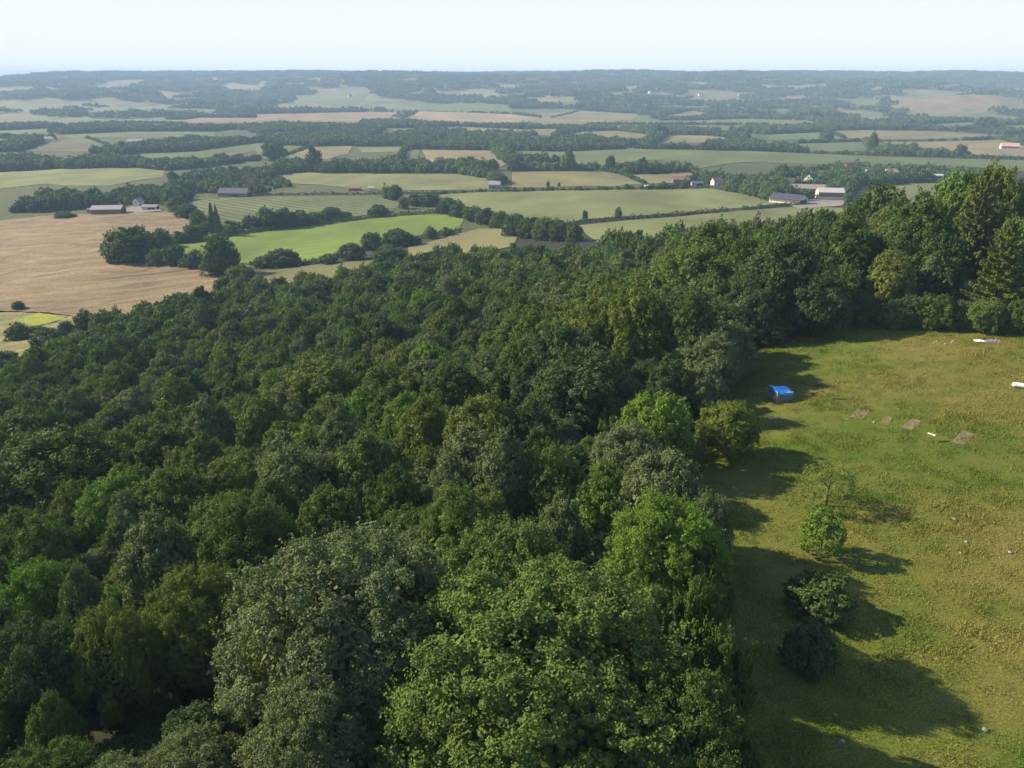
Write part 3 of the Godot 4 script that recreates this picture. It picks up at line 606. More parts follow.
func land(x: float, d: float) -> float:
	var u := 0.66 * d - 0.75 * (90.0 * tanh(x / 90.0) if x > 0.0 else x)
	var h := -(0.26 * softplus(u - 38.0, 8.0) - 0.12 * softplus(u - 160.0, 25.0) - 0.11 * softplus(u - 360.0, 40.0) - 0.03 * softplus(u - 800.0, 80.0))
	h += 5.0 * exp(-((x - 100.0) ** 2 + (d - 190.0) ** 2) / 4900.0)
	h += 0.25 * sin(x * 0.09 + 1.0) * sin(d * 0.07)
	h += smoothstep(450.0, 900.0, u) * (2.2 * sin(x / 310.0 + 0.7) * sin(d / 420.0) + 1.2 * sin(x / 170.0 - d / 260.0))
	var m := smoothstep(2700.0, 3600.0, d)
	if m > 0.0 or d > 2200.0:
		var e := d + 260.0 * sin(x / 1400.0 + 0.8)
		h += (144.0 + 10.0 * smoothstep(1500.0, 2800.0, -x)) * smoothstep(2700.0, 6100.0, e) * (1.0 - 0.62 * smoothstep(2950.0, 3650.0, -x)) * (1.0 - 0.9 * smoothstep(6600.0, 9000.0, d))
		h += m * (10.0 * sin(x / 330.0 + d / 500.0) + 7.0 * sin(x / 190.0 - d / 260.0 + 1.0) + 6.0 * sin(x / 610.0 + 2.0) * sin(d / 350.0)) * (1.0 - 0.6 * smoothstep(5200.0, 6000.0, d))
		h += 58.0 * exp(-(((x - 1690.0) / 230.0) ** 2 + ((d - 3000.0) / 260.0) ** 2))
	return h

func ground_at(x: float, d: float, up := 0.0) -> Vector3:
	return Vector3(x, land(x, d) + up, -d)

func land_normal(x: float, d: float, s: float) -> Vector3:
	var gx := (land(x + s, d) - land(x - s, d)) / (2.0 * s)
	var gd := (land(x, d + s) - land(x, d - s)) / (2.0 * s)
	return Vector3(-gx, 1.0, gd).normalized()


# ---------- naming ----------
func numbered(called: String) -> String:
	var n: int = taken.get(called, 0)
	taken[called] = n + 1
	return called if n == 0 else "%s_%03d" % [called, n]

func tag(o: Node, label: String, category := "", group := "", kind := "") -> void:
	if label != "": o.set_meta("label", label)
	if category != "": o.set_meta("category", category)
	if group != "": o.set_meta("group", group)
	if kind != "": o.set_meta("kind", kind)

func base(called: String, where: Vector3, turn := 0.0) -> Node3D:
	var o := Node3D.new()
	o.name = numbered(called)
	add_child(o)
	o.position = where
	o.rotation.y = turn
	return o

func put(called: String, mesh: Mesh, material: Material, parent: Node = null) -> MeshInstance3D:
	var o := MeshInstance3D.new()
	o.mesh = mesh
	o.material_override = material
	if parent == null:
		o.name = numbered(called)
		add_child(o)
	else:
		o.name = called
		parent.add_child(o, true)
	return o


# ---------- materials ----------
func lin(r: float, g: float, b: float) -> Color:
	return Color(r, g, b).linear_to_srgb()

func matte(c: Color, rough := 0.9, tinted := false) -> StandardMaterial3D:
	var m := StandardMaterial3D.new()
	m.albedo_color = c
	m.roughness = rough
	m.metallic_specular = 0.3
	m.vertex_color_use_as_albedo = tinted
	return m

func grain(freq: float, low: float, high: float, octaves := 4, sd := 3) -> NoiseTexture2D:
	var n := FastNoiseLite.new()
	n.seed = sd; n.frequency = freq; n.fractal_octaves = octaves
	var t := NoiseTexture2D.new()
	t.width = 512; t.height = 512; t.seamless = true; t.noise = n
	var ramp := Gradient.new()
	ramp.set_color(0, Color(low, low, low)); ramp.set_color(1, Color(high, high, high))
	t.color_ramp = ramp
	return t

func stripes(period_px: int, dark: float, wobble: float, line_px: int) -> ImageTexture:
	# drilled or mown rows: a soft change of tone from row to row
	var im := Image.create(512, 512, false, Image.FORMAT_RGB8)
	var n := FastNoiseLite.new()
	n.seed = 8; n.frequency = 0.03
	for y in 512:
		for x in 512:
			var v := 1.0 - wobble * (0.5 + 0.5 * n.get_noise_2d(x * 0.35, y * 1.5))
			if (y + int(2.0 * n.get_noise_2d(x * 0.4, 7.0))) % period_px < line_px: v *= dark
			im.set_pixel(x, y, Color(v, v, v))
	return ImageTexture.create_from_image(im)

func make_materials() -> void:
	for i in leaf_tones.size():
		var c: Color = leaf_tones[i]
		var m := matte(lin(c.r, c.g, c.b), 0.7, true)
		m.metallic_specular = 0.22
		m.backlight_enabled = true
		m.backlight = Color(0.55, 0.66, 0.16)
		M["leaf%d" % i] = m
	var any := matte(Color.WHITE, 0.7, true)
	any.metallic_specular = 0.22
	any.backlight_enabled = true
	any.backlight = Color(0.55, 0.66, 0.16)
	M.leaf = any
	M.bark = matte(lin(0.10, 0.085, 0.065), 0.95)
	M.bark.albedo_texture = grain(0.06, 0.5, 1.0)
	M.bark.uv1_triplanar = true
	M.bark.uv1_scale = Vector3(0.8, 0.3, 0.8)
	var soil := matte(Color.WHITE, 1.0, true)
	soil.albedo_texture = grain(0.02, 0.6, 1.0, 5, 4)
	soil.uv1_triplanar = true
	soil.uv1_world_triplanar = true
	soil.uv1_scale = Vector3(0.02, 0.02, 0.02)
	M.soil = soil
	var turf := matte(Color.WHITE, 0.95, true)
	turf.albedo_texture = grain(0.05, 0.55, 1.0, 5, 21)
	turf.uv1_triplanar = true
	turf.uv1_world_triplanar = true
	turf.uv1_scale = Vector3(0.16, 0.16, 0.16)
	M.turf = turf
	var crop := matte(Color.WHITE, 0.95, true)
	crop.albedo_texture = grain(0.03, 0.72, 1.0, 5, 31)
	crop.uv1_triplanar = true
	crop.uv1_world_triplanar = true
	crop.uv1_scale = Vector3(0.03, 0.03, 0.03)
	M.crop = crop
	var rows := matte(Color.WHITE, 0.95, true)
	rows.albedo_texture = stripes(32, 0.72, 0.25, 12)
	M.rows = rows
	var lines := matte(Color.WHITE, 0.95, true)
	lines.albedo_texture = stripes(64, 0.9, 0.2, 5)
	M.lines = lines
	M.blade = matte(Color.WHITE, 0.8, true)
	M.blade.backlight_enabled = true
	M.blade.backlight = Color(0.3, 0.35, 0.1)
	for w in [["white_wall", 0.70, 0.69, 0.66], ["cream_wall", 0.62, 0.55, 0.42], ["brick_wall", 0.25, 0.13, 0.10], ["grey_wall", 0.32, 0.31, 0.29], ["brown_wall", 0.22, 0.16, 0.11], ["grey_roof", 0.30, 0.28, 0.28], ["slate_roof", 0.10, 0.11, 0.14], ["tile_roof", 0.26, 0.15, 0.11], ["brown_roof", 0.27, 0.22, 0.20], ["pale_roof", 0.42, 0.42, 0.43], ["orange_roof", 0.52, 0.34, 0.24], ["dark_door", 0.04, 0.04, 0.045], ["glass", 0.05, 0.06, 0.08], ["panel", 0.05, 0.06, 0.11], ["timber", 0.30, 0.22, 0.13], ["white_plastic", 0.75, 0.76, 0.76], ["dark_sheet", 0.05, 0.05, 0.06], ["grey_sheet", 0.16, 0.17, 0.18], ["stone", 0.30, 0.29, 0.26]]:
		var m := matte(lin(w[1], w[2], w[3]), 0.85)
		m.albedo_texture = grain(0.02, 0.75, 1.0, 4, 9)
		m.uv1_triplanar = true
		m.uv1_scale = Vector3(0.15, 0.15, 0.15)
		M[w[0]] = m
	M.blue_tarp = matte(lin(0.03, 0.25, 0.62), 0.35)
	M.blue_tarp.metallic_specular = 0.5


# ---------- ground ----------
func make_ground() -> void:
	# one sheet in rings that widen with distance, out past the hills
	var spokes := 288
	var rings := [0.0]
	var r := 4.0
	while r < 14000.0:
		rings.append(r)
		r *= 1.036
	var v := PackedVector3Array(); var n := PackedVector3Array(); var c := PackedColorArray(); var ix := PackedInt32Array()
	for i in rings.size():
		for k in spokes:
			var a := TAU * k / spokes
			var x: float = rings[i] * sin(a)
			var d: float = rings[i] * cos(a)
			v.append(ground_at(x, d))
			n.append(land_normal(x, d, maxf(1.0, rings[i] * 0.015)))
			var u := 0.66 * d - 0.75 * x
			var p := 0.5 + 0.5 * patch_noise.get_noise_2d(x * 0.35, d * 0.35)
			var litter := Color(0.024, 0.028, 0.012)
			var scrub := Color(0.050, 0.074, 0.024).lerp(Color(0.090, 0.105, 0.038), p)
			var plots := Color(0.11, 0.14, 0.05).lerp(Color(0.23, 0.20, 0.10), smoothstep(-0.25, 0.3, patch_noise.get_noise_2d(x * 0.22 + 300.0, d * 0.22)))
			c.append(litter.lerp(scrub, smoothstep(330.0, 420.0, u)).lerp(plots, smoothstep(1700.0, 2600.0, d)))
	for i in rings.size() - 1:
		for k in spokes:
			var a := i * spokes + k
			var b := i * spokes + (k + 1) % spokes
			ix.append_array([a, a + spokes, b, b, a + spokes, b + spokes])
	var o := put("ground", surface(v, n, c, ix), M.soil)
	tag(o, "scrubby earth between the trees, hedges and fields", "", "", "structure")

func surface(v, n, c, ix = null, uv = null) -> ArrayMesh:
	var a := []
	a.resize(Mesh.ARRAY_MAX)
	a[Mesh.ARRAY_VERTEX] = v
	if n != null: a[Mesh.ARRAY_NORMAL] = n
	if c != null: a[Mesh.ARRAY_COLOR] = c
	if ix != null: a[Mesh.ARRAY_INDEX] = ix
	if uv != null: a[Mesh.ARRAY_TEX_UV] = uv
	var m := ArrayMesh.new()
	m.add_surface_from_arrays(Mesh.PRIMITIVE_TRIANGLES, a)
	return m

func draped(outline: PackedVector2Array, cell: float, up: float, tint: Callable, relief = null, turn := 0.0, tile := 60.0) -> ArrayMesh:
	# a sheet that follows the land inside an outline of (x, d)
	var lo := outline[0]; var hi := outline[0]
	for p in outline:
		lo = lo.min(p); hi = hi.max(p)
	var v := PackedVector3Array(); var n := PackedVector3Array(); var c := PackedColorArray(); var uv := PackedVector2Array()
	var nx := int(ceil((hi.x - lo.x) / cell)); var nd := int(ceil((hi.y - lo.y) / cell))
	var inside := PackedByteArray()
	inside.resize((nx + 1) * (nd + 1))
	for j in nd + 1:
		for i in nx + 1:
			inside[j * (nx + 1) + i] = 1 if Geometry2D.is_point_in_polygon(lo + Vector2(i, j) * cell, outline) else 0
	var cs := cos(turn); var sn := sin(turn)
	for j in nd:
		for i in nx:
			var a := j * (nx + 1) + i
			var k := inside[a] + inside[a + 1] + inside[a + nx + 1] + inside[a + nx + 2]
			var q := lo + Vector2(i, j) * cell
			var square := PackedVector2Array([q, q + Vector2(cell, 0), q + Vector2(cell, cell), q + Vector2(0, cell)])
			var pieces := [square]
			if k < 4: pieces = Geometry2D.intersect_polygons(square, outline)
			for piece in pieces:
				var t := PackedInt32Array([0, 1, 2, 0, 2, 3]) if k == 4 else Geometry2D.triangulate_polygon(piece)
				# clockwise from above, so that the upper side is the front
				for w in range(0, t.size(), 3):
					if (piece[t[w + 1]] - piece[t[w]]).cross(piece[t[w + 2]] - piece[t[w]]) > 0.0:
						var swap := t[w + 1]
						t[w + 1] = t[w + 2]
						t[w + 2] = swap
				for w in t:
					var p: Vector2 = piece[w]
					var h := 0.0
					var nm := land_normal(p.x, p.y, cell * 0.5)
					if relief != null:
						h = relief.call(p.x, p.y)
						var s := cell * 0.6
						nm = (nm + Vector3(-(relief.call(p.x + s, p.y) - h) / s, 0.0, (relief.call(p.x, p.y + s) - h) / s)).normalized()
					v.append(ground_at(p.x, p.y, up + h))
					n.append(nm)
					c.append(tint.call(p.x, p.y))
					uv.append(Vector2(p.x * cs + p.y * sn, -p.x * sn + p.y * cs) / tile)
	return surface(v, n, c, null, uv)

func points(flat: Array) -> PackedVector2Array:
	var out := PackedVector2Array()
	for i in range(0, flat.size(), 2): out.append(Vector2(flat[i], flat[i + 1]))
	return out

func spot(x: float, d: float, cx: float, cd: float, r: float) -> float:
	return exp(-((x - cx) ** 2 + (d - cd) ** 2) / (r * r))

func turf_tint(x: float, d: float) -> Color:
	var p := 0.5 + 0.75 * patch_noise.get_noise_2d(x * 2.2, d * 3.2)
	var q := 0.5 + 0.8 * fine_noise.get_noise_2d(x * 1.4, d * 3.0)
	var dry := clampf(0.30 * fine_noise.get_noise_2d(x * 0.25 + d * 0.12, d * 4.5) + 0.40 * p + 0.42 * q + 0.45 * spot(x, d, 44, 60, 11) + 0.30 * spot(x, d, 37, 50, 7) + 0.35 * spot(x, d, 70, 112, 12) + 0.25 * spot(x, d, 62, 96, 12) + 0.4 * spot(x, d, 36.0, 97.5, 2.2) - 0.38 * spot(x, d, 44, 80, 9) - 0.3 * spot(x, d, 56, 130, 8) - 0.2 * spot(x, d, 30, 86, 8) - 0.12, 0.0, 1.0)
	var green := Color(0.068, 0.124, 0.010).lerp(Color(0.108, 0.150, 0.014), q)
	var straw := Color(0.165, 0.158, 0.028).lerp(Color(0.215, 0.178, 0.052), p)
	return green.lerp(straw, dry)

func make_meadow() -> void:
	var o := put("meadow", draped(points([7, -40, 7, 20, 9, 37, 14, 60, 20, 81, 29, 101, 38, 127, 47, 150, 70, 141, 90, 130, 130, 112, 200, 90, 200, -40]), 1.5, 0.06, turf_tint), M.turf)
	tag(o, "rough hilltop meadow of green grass with straw-coloured worn patches", "", "", "structure")
	# grass tufts, too many to count
	for kind in 2:
		var v := PackedVector3Array(); var c := PackedColorArray()
		for i in 46:
			var p := Vector3(rng.randf_range(-0.75, 0.75), 0, rng.randf_range(-0.75, 0.75))
			var a := rng.randf() * TAU
			var side := Vector3(cos(a), 0, sin(a)) * rng.randf_range(0.02, 0.045)
			var tip := p + Vector3(rng.randf_range(-0.1, 0.1), rng.randf_range(0.07, 0.22) * (1.0 + kind * 0.5), rng.randf_range(-0.1, 0.1))
			var shade := rng.randf_range(0.75, 1.35)
			v.append_array([p - side, p + side, tip])
			for k in 3: c.append(Color(shade, shade, shade))
		var places := []; var tints := []
		for i in 9000:
			var x := rng.randf_range(8.0, 105.0); var d := rng.randf_range(24.0, 146.0)
			if x < 9.0 + maxf(0.0, d - 37.0) * 0.27 or d > 150.0 - (x - 47.0) * 0.45: continue
			if kind == 1 and patch_noise.get_noise_2d(x * 3.0, d * 3.0) < 0.05: continue
			places.append(Transform3D(Basis(Vector3.UP, rng.randf() * TAU).scaled(Vector3.ONE * rng.randf_range(0.7, 1.3)), ground_at(x, d, 0.05)))
			tints.append(turf_tint(x, d) * rng.randf_range(0.85, 1.15))
		var g := many("meadow_grass", surface(v, null, c), M.blade, places, tints)
		tag(g, "short grass growing over the whole meadow" if kind == 0 else "longer tussocks of grass scattered over the meadow", "grass", "", "stuff")

func many(called: String, mesh: Mesh, material: Material, places: Array, tints: Array, parent: Node = null) -> MultiMeshInstance3D:
	var mm := MultiMesh.new()
	mm.transform_format = MultiMesh.TRANSFORM_3D
	mm.use_colors = true
	mm.mesh = mesh
	mm.instance_count = places.size()
	for i in places.size():
		mm.set_instance_transform(i, places[i])
		mm.set_instance_color(i, tints[i])
	var o := MultiMeshInstance3D.new()
	o.multimesh = mm
	o.material_override = material
	if parent == null:
		o.name = numbered(called)
		add_child(o)
	else:
		o.name = called
		parent.add_child(o, true)
	return o

func make_fields() -> void:
	var tones := {"ripe": [0.255, 0.190, 0.112], "gold": [0.34, 0.26, 0.16], "scrub": [0.13, 0.135, 0.055], "lush": [0.118, 0.185, 0.026], "rows": [0.135, 0.175, 0.065], "dry": [0.190, 0.182, 0.078], "tan": [0.215, 0.180, 0.090], "pale": [0.152, 0.175, 0.064], "green": [0.115, 0.155, 0.050]}
	for f in FIELDS:
		var outline := points(f[2])
		var t: Array = tones[f[1]]
		var v1 := rng.randf_range(0.72, 0.88)
		var tone := Color(t[0] * v1, t[1] * v1 * rng.randf_range(0.97, 1.03), t[2] * v1)
		var lo := outline[0]; var hi := outline[0]
		for p in outline: lo = lo.min(p); hi = hi.max(p)
		var near := lo.y < 900.0
		var drift := rng.randf() * 1000.0
		var tint := func(x: float, d: float) -> Color:
			var k := 1.0 + 0.38 * patch_noise.get_noise_2d(x * 0.5 + drift, d * 0.3) + 0.2 * fine_noise.get_noise_2d(x * 0.15, d * 0.1 + drift)
			return tone * k
		var relief = null
		var cell := 12.0 if near else 30.0
		var material: Material = M.crop
		var turn := 0.0
		if f[0] == "straw":
			cell = 3.2
			# a laid cereal crop: flattened swathes and standing ridges
			relief = func(x: float, d: float) -> float:
				var w := 14.0 * patch_noise.get_noise_2d(x * 0.4, d * 0.4)
				return 1.1 * absf(fine_noise.get_noise_2d(x * 0.22 + d * 0.1 + w, d * 0.75 + w * 1.6))
			tint = func(x: float, d: float) -> Color:
				var w := 14.0 * patch_noise.get_noise_2d(x * 0.4, d * 0.4)
				var laid := fine_noise.get_noise_2d(x * 0.2 + d * 0.08 + w, d * 0.8 + w * 1.6)
				var k := 1.0 + 0.55 * laid + 0.3 * patch_noise.get_noise_2d(x * 0.3, d * 0.3)
				return (tone * k).lerp(Color(0.20, 0.17, 0.075), clampf(0.9 * patch_noise.get_noise_2d(x * 0.55 + 90.0, d * 0.9), 0.0, 0.6))
		elif f[0] == "rough":
			cell = 5.0
			tint = func(x: float, d: float) -> Color:
				return Color(0.085, 0.115, 0.035).lerp(Color(0.24, 0.20, 0.09), clampf(0.45 + 1.1 * fine_noise.get_noise_2d(x * 0.7, d * 0.7), 0.0, 1.0))
			relief = func(x: float, d: float) -> float: return 0.7 * absf(fine_noise.get_noise_2d(x * 1.2, d * 1.2))
		elif f[1] == "rows":
			material = M.rows
			turn = -0.79
		elif f[1] == "lush":
			material = M.lines
			turn = 0.63
			cell = 8.0
		elif near and f[1] == "pale":
			material = M.lines
			turn = 0.12
		var o := put("field", draped(outline, cell, 0.35 if near else 0.6, tint, relief, turn, 150.0 if material == M.rows else 110.0), material)
		tag(o, f[3], "", "", "structure")
	var flower := func(x: float, d: float) -> Color:
		return Color(0.24, 0.27, 0.025).lerp(Color(0.15, 0.19, 0.03), clampf(0.5 + fine_noise.get_noise_2d(x, d), 0.0, 1.0))
	var y := put("weed_patch", draped(points(YELLOW), 3.0, 0.8, flower, func(x: float, d: float) -> float: return 0.5 * fine_noise.get_noise_2d(x * 2.0, d * 2.0)), M.crop)
	tag(y, "yellow-green weedy patch below the ripe field at the left edge", "", "", "structure")


# ---------- trees ----------
func leaf_into(v: PackedVector3Array, c: PackedColorArray, p: Vector3, n: Vector3, size: float, tint: Color) -> void:
	var t := n.cross(Vector3(rng.randf_range(-1, 1), rng.randf_range(-1, 1), rng.randf_range(-1, 1))).normalized() * size
	var s := n.cross(t) * 0.36
	var a := p - t * 0.5; var b := p + t * 0.5
	v.append_array([a, p - s, b, a, b, p + s + n * size * 0.12])
	c.append_array([tint, tint, tint, tint, tint, tint])

func random_unit() -> Vector3:
	var z := rng.randf_range(-1, 1)
	var a := rng.randf() * TAU
	var q := sqrt(1.0 - z * z)
	return Vector3(q * cos(a), z, q * sin(a))

func crown_mesh(shape: int, boughs: int, tufts: int, leaves: int, leaf: float, inner: int, inner_leaf: float) -> ArrayMesh:
	# crown for a tree 12 m high and 10 m wide: boughs set unevenly over a dome, each carrying tufts, each tuft a clump of leaves
	var v := PackedVector3Array(); var c := PackedColorArray()
	var centre := Vector3(0, 6.9, 0)
	var each := maxi(1, leaves / (boughs * tufts))
	var bough_r := 5.0 * 1.72 / sqrt(float(boughs))
	for i in boughs:
		var yy := 1.0 - (i + rng.randf()) / boughs * 1.5
		var a := i * 2.39996 + rng.randf_range(-0.45, 0.45)
		var q := sqrt(maxf(0.0, 1.0 - yy * yy))
		var dir := Vector3(q * cos(a), yy, q * sin(a))
		var big := bough_r * rng.randf_range(0.7, 1.25)
		var reach := (5.1 - big * 0.8) * rng.randf_range(0.86, 1.03)
		var at := centre + dir * reach
		var squash := Vector3(1, 0.85, 1)
		if shape == 1:     # upright oval
			var slim := 0.92 - 0.3 * maxf(0.0, dir.y)
			at = centre + Vector3(dir.x * slim, dir.y * 1.06, dir.z * slim) * reach
			squash = Vector3(0.9, 1.25, 0.9)
		elif shape == 2:   # open, layered tips
			squash = Vector3(1.15, 0.6, 1.15)
		elif shape == 3:   # feathery rising sprays
			squash = Vector3(0.95, 1.05, 0.95)
		var tone := rng.randf_range(0.86, 1.14)
		for j in tufts:
			var o := random_unit()
			if o.dot(dir + Vector3.UP * 0.4) < -0.25: o = -o
			var tuft_r := big * rng.randf_range(0.24, 0.42) * (3.2 / sqrt(float(tufts)))
			var mid := at + o * squash * (big - tuft_r * 0.5) * rng.randf_range(0.8, 1.06)
			var w1 := tone * rng.randf_range(0.86, 1.16)
			var warm := rng.randf_range(0.92, 1.12)
			var stretch := Vector3(rng.randf_range(0.7, 1.3), rng.randf_range(0.55, 1.0), rng.randf_range(0.7, 1.3)) * (Vector3.ONE if shape < 3 else Vector3(0.75, 1.35, 0.75))
			for k in each:
				var e := random_unit()
				if e.dot(o) < -0.4: e = -e
				var p := mid + e * stretch * tuft_r * (1.12 - 0.75 * rng.randf() * rng.randf())
				var n := (e * 0.8 + o * 0.3 + Vector3.UP * 0.3 + random_unit() * 0.8).normalized()
				var w := w1 * rng.randf_range(0.8, 1.22)
				leaf_into(v, c, p, n, leaf * rng.randf_range(0.55, 1.5), Color(w * warm, w, w * (2.0 - warm)))
		# shoots that stand out from the bough and fray its outline
		for j in maxi(1, tufts / 3):
			var out := (dir + random_unit() * 0.75 + Vector3.UP * 0.45).normalized()
			var foot := at + out * squash * big * 0.85
			var long := rng.randf_range(0.35, 0.75) * (1.0 + leaf)
			for k in maxi(3, each / 4):
				var f := rng.randf()
				var w := tone * rng.randf_range(0.85, 1.3)
				leaf_into(v, c, foot + out * long * f + random_unit() * (0.30 - 0.22 * f), (out * 0.3 + Vector3.UP * 0.4 + random_unit()).normalized(), leaf * rng.randf_range(0.7, 1.5), Color(w * 1.05, w, w * 0.9))
		for k in inner / boughs / 2:
			leaf_into(v, c, at + random_unit() * squash * big * rng.randf_range(0.2, 0.75), random_unit(), inner_leaf, Color(tone, tone, tone))
	# the leafy heart of the crown, behind the boughs
	for k in inner / 2:
		var o := random_unit()
		o.y = o.y * 0.95 + 0.05
		leaf_into(v, c, centre + o * Vector3(3.7, 3.6, 3.7) * rng.randf_range(0.75, 1.0), (o + random_unit() * 0.5).normalized(), inner_leaf * 1.5, Color(0.95, 0.95, 0.95))
	return surface(v, null, c)

func conifer_mesh(leaves: int, leaf: float) -> ArrayMesh:
	var v := PackedVector3Array(); var c := PackedColorArray()
	var boughs := 90
	for i in boughs:
		var t := (i + rng.randf()) / boughs
		var a := i * 2.39996
		var long := 5.0 * (1.0 - t) ** 0.75 * rng.randf_range(0.65, 1.08) + 0.25
		var out := Vector3(cos(a), 0.0, sin(a))
		var from := Vector3(0, 1.0 + 10.8 * t, 0)
		var tone := rng.randf_range(0.85, 1.15)
		var n_here := int(leaves / boughs * (1.6 - 1.2 * t))
		for k in n_here:
			var s := sqrt(rng.randf())
			var side := Vector3(-out.z, 0, out.x) * rng.randf_range(-1, 1) * long * 0.22 * (1.15 - s)
			var p := from + out * long * s + side + Vector3(0, 0.9 * s * s - 0.5 * s + rng.randf_range(-0.25, 0.2), 0)
			var w := tone * rng.randf_range(0.8, 1.2)
			leaf_into(v, c, p, (Vector3.UP * 0.6 + random_unit()).normalized(), leaf * rng.randf_range(0.7, 1.3), Color(w, w, w))
	return surface(v, null, c)

func trunk_mesh() -> ArrayMesh:
	var v := PackedVector3Array(); var ix := PackedInt32Array()
	var limb := func(a: Vector3, b: Vector3, ra: float, rb: float) -> void:
		var along := (b - a).normalized()
		var s := along.cross(Vector3(0.3, 0.1, 0.9)).normalized()
		var t := along.cross(s)
		var at := v.size()
		for end in 2:
			for k in 7:
				var w := TAU * k / 7.0
				v.append((b if end else a) + (s * cos(w) + t * sin(w)) * (rb if end else ra))
		for k in 7:
			var k2 := (k + 1) % 7
			ix.append_array([at + k, at + k + 7, at + k2, at + k2, at + k + 7, at + k2 + 7])
	var top := Vector3(rng.randf_range(-0.4, 0.4), 4.2, rng.randf_range(-0.4, 0.4))
	limb.call(Vector3(0, -0.8, 0), Vector3(0, 0.4, 0), 0.46, 0.32)
	limb.call(Vector3(0, 0.4, 0), top, 0.32, 0.24)
	limb.call(top, Vector3(0.2, 9.2, 0.1), 0.24, 0.06)
	for i in 6:
		var a := i * 1.05 + rng.randf_range(-0.3, 0.3)
		var from := top.lerp(Vector3(0.2, 9.2, 0.1), rng.randf_range(0.0, 0.5))
		limb.call(from, from + Vector3(cos(a) * rng.randf_range(2.2, 3.4), rng.randf_range(1.2, 2.8), sin(a) * rng.randf_range(2.2, 3.4)), 0.14, 0.04)
	return surface(v, null, null, ix)

func make_tree_meshes() -> void:
	for k in 2: stems.append(trunk_mesh())
	# shape, boughs, tufts on each, leaves, leaf size, inner leaves, their size
	lod.s = [crown_mesh(0, 56, 18, 118000, 0.088, 14000, 0.22), crown_mesh(1, 44, 16, 80000, 0.098, 9000, 0.24), crown_mesh(2, 60, 14, 88000, 0.1, 9000, 0.24), crown_mesh(3, 60, 12, 80000, 0.1, 9000, 0.24)]
	lod.a = [crown_mesh(0, 38, 11, 27000, 0.18, 4400, 0.5), crown_mesh(1, 28, 11, 23000, 0.18, 3400, 0.5), crown_mesh(2, 38, 10, 25000, 0.19, 3400, 0.5), crown_mesh(3, 40, 9, 24000, 0.19, 3400, 0.45), conifer_mesh(26000, 0.26), crown_mesh(0, 26, 15, 27000, 0.18, 4400, 0.5)]
	lod.b = [crown_mesh(0, 28, 10, 15000, 0.26, 2000, 0.7), crown_mesh(1, 16, 12, 12000, 0.26, 1600, 0.7), crown_mesh(2, 22, 12, 13000, 0.27, 1600, 0.7), crown_mesh(3, 24, 10, 13000, 0.27, 1600, 0.65), conifer_mesh(15000, 0.34), crown_mesh(0, 18, 13, 15000, 0.26, 2000, 0.7)]
	lod.c = [crown_mesh(0, 16, 6, 3600, 0.5, 600, 1.2), crown_mesh(1, 12, 6, 3000, 0.5, 500, 1.2), crown_mesh(2, 16, 6, 3200, 0.52, 500, 1.2), crown_mesh(1, 10, 7, 3000, 0.52, 500, 1.2), conifer_mesh(3200, 0.7), crown_mesh(0, 10, 8, 3600, 0.5, 600, 1.2)]
	lod.d = [crown_mesh(0, 10, 3, 560, 1.2, 130, 2.2), crown_mesh(1, 8, 3, 500, 1.2, 120, 2.2), crown_mesh(2, 10, 3, 500, 1.25, 120, 2.2), crown_mesh(1, 7, 3, 480, 1.25, 120, 2.2), conifer_mesh(600, 1.5), crown_mesh(0, 7, 4, 560, 1.2, 130, 2.2)]

func tone_near(tone: int, k: float) -> Color:
	var c: Color = leaf_tones[tone]
	return Color(c.r * k * rng.randf_range(0.92, 1.1), c.g * k, c.b * k * rng.randf_range(0.9, 1.1))

func level(dist: float) -> String:
	return "a" if dist < 118.0 else "b" if dist < 270.0 else "c" if dist < 720.0 else "d"

func tell_apart() -> void:
	# trees that would share a label are told apart by their order from the left
	var groups := {}
	for t in alike:
		if not groups.has(t[1]): groups[t[1]] = []
		groups[t[1]].append(t)
	var order := ["first", "second", "third", "fourth", "fifth", "sixth", "seventh", "eighth", "ninth", "tenth", "eleventh", "twelfth", "thirteenth", "fourteenth", "fifteenth", "sixteenth", "seventeenth", "eighteenth", "nineteenth", "twentieth", "twenty-first", "twenty-second", "twenty-third", "twenty-fourth", "twenty-fifth", "twenty-sixth", "twenty-seventh", "twenty-eighth", "twenty-ninth", "thirtieth", "thirty-first", "thirty-second", "thirty-third", "thirty-fourth"]
	for label in groups:
		var g: Array = groups[label]
		if g.size() < 2 or g.size() > 34 or label.split(" ").size() > 13: continue
		g.sort_custom(func(a, b): return a[2] < b[2])
		for i in g.size():
			g[i][0].set_meta("label", "%s, %s from left" % [label, order[i]])

func tree_at(called: String, x: float, d: float, radius: float, height: float, tone: int, shape: int, label: String, group := "", category := "tree", skirt := 0.0) -> Node3D:
	var at := ground_at(x, d)
	var t := base(called, at, rng.randf() * TAU)
	var l := level(at.distance_to(CAM) * minf(1.0, 4.0 / radius))
	if l == "a" and at.distance_to(CAM) < 72.0 and radius > 2.9 and shape != 4:
		l = "s"
		shape = shape % 5
	var crown := put("crown", lod[l][shape], M["leaf%d" % tone], t)
	# a skirt lets the foliage hang nearer to the ground
	crown.scale = Vector3(radius / 5.0, height / 12.0 * (1.0 + skirt), radius / 5.0)
	crown.position.y = -skirt * height
	var trunk := put("trunk", stems[(tone + shape) % 2], M.bark, t)
	trunk.scale = Vector3(radius / 5.0, height / 12.0, radius / 5.0)
	tag(t, label, category, group)
	return t

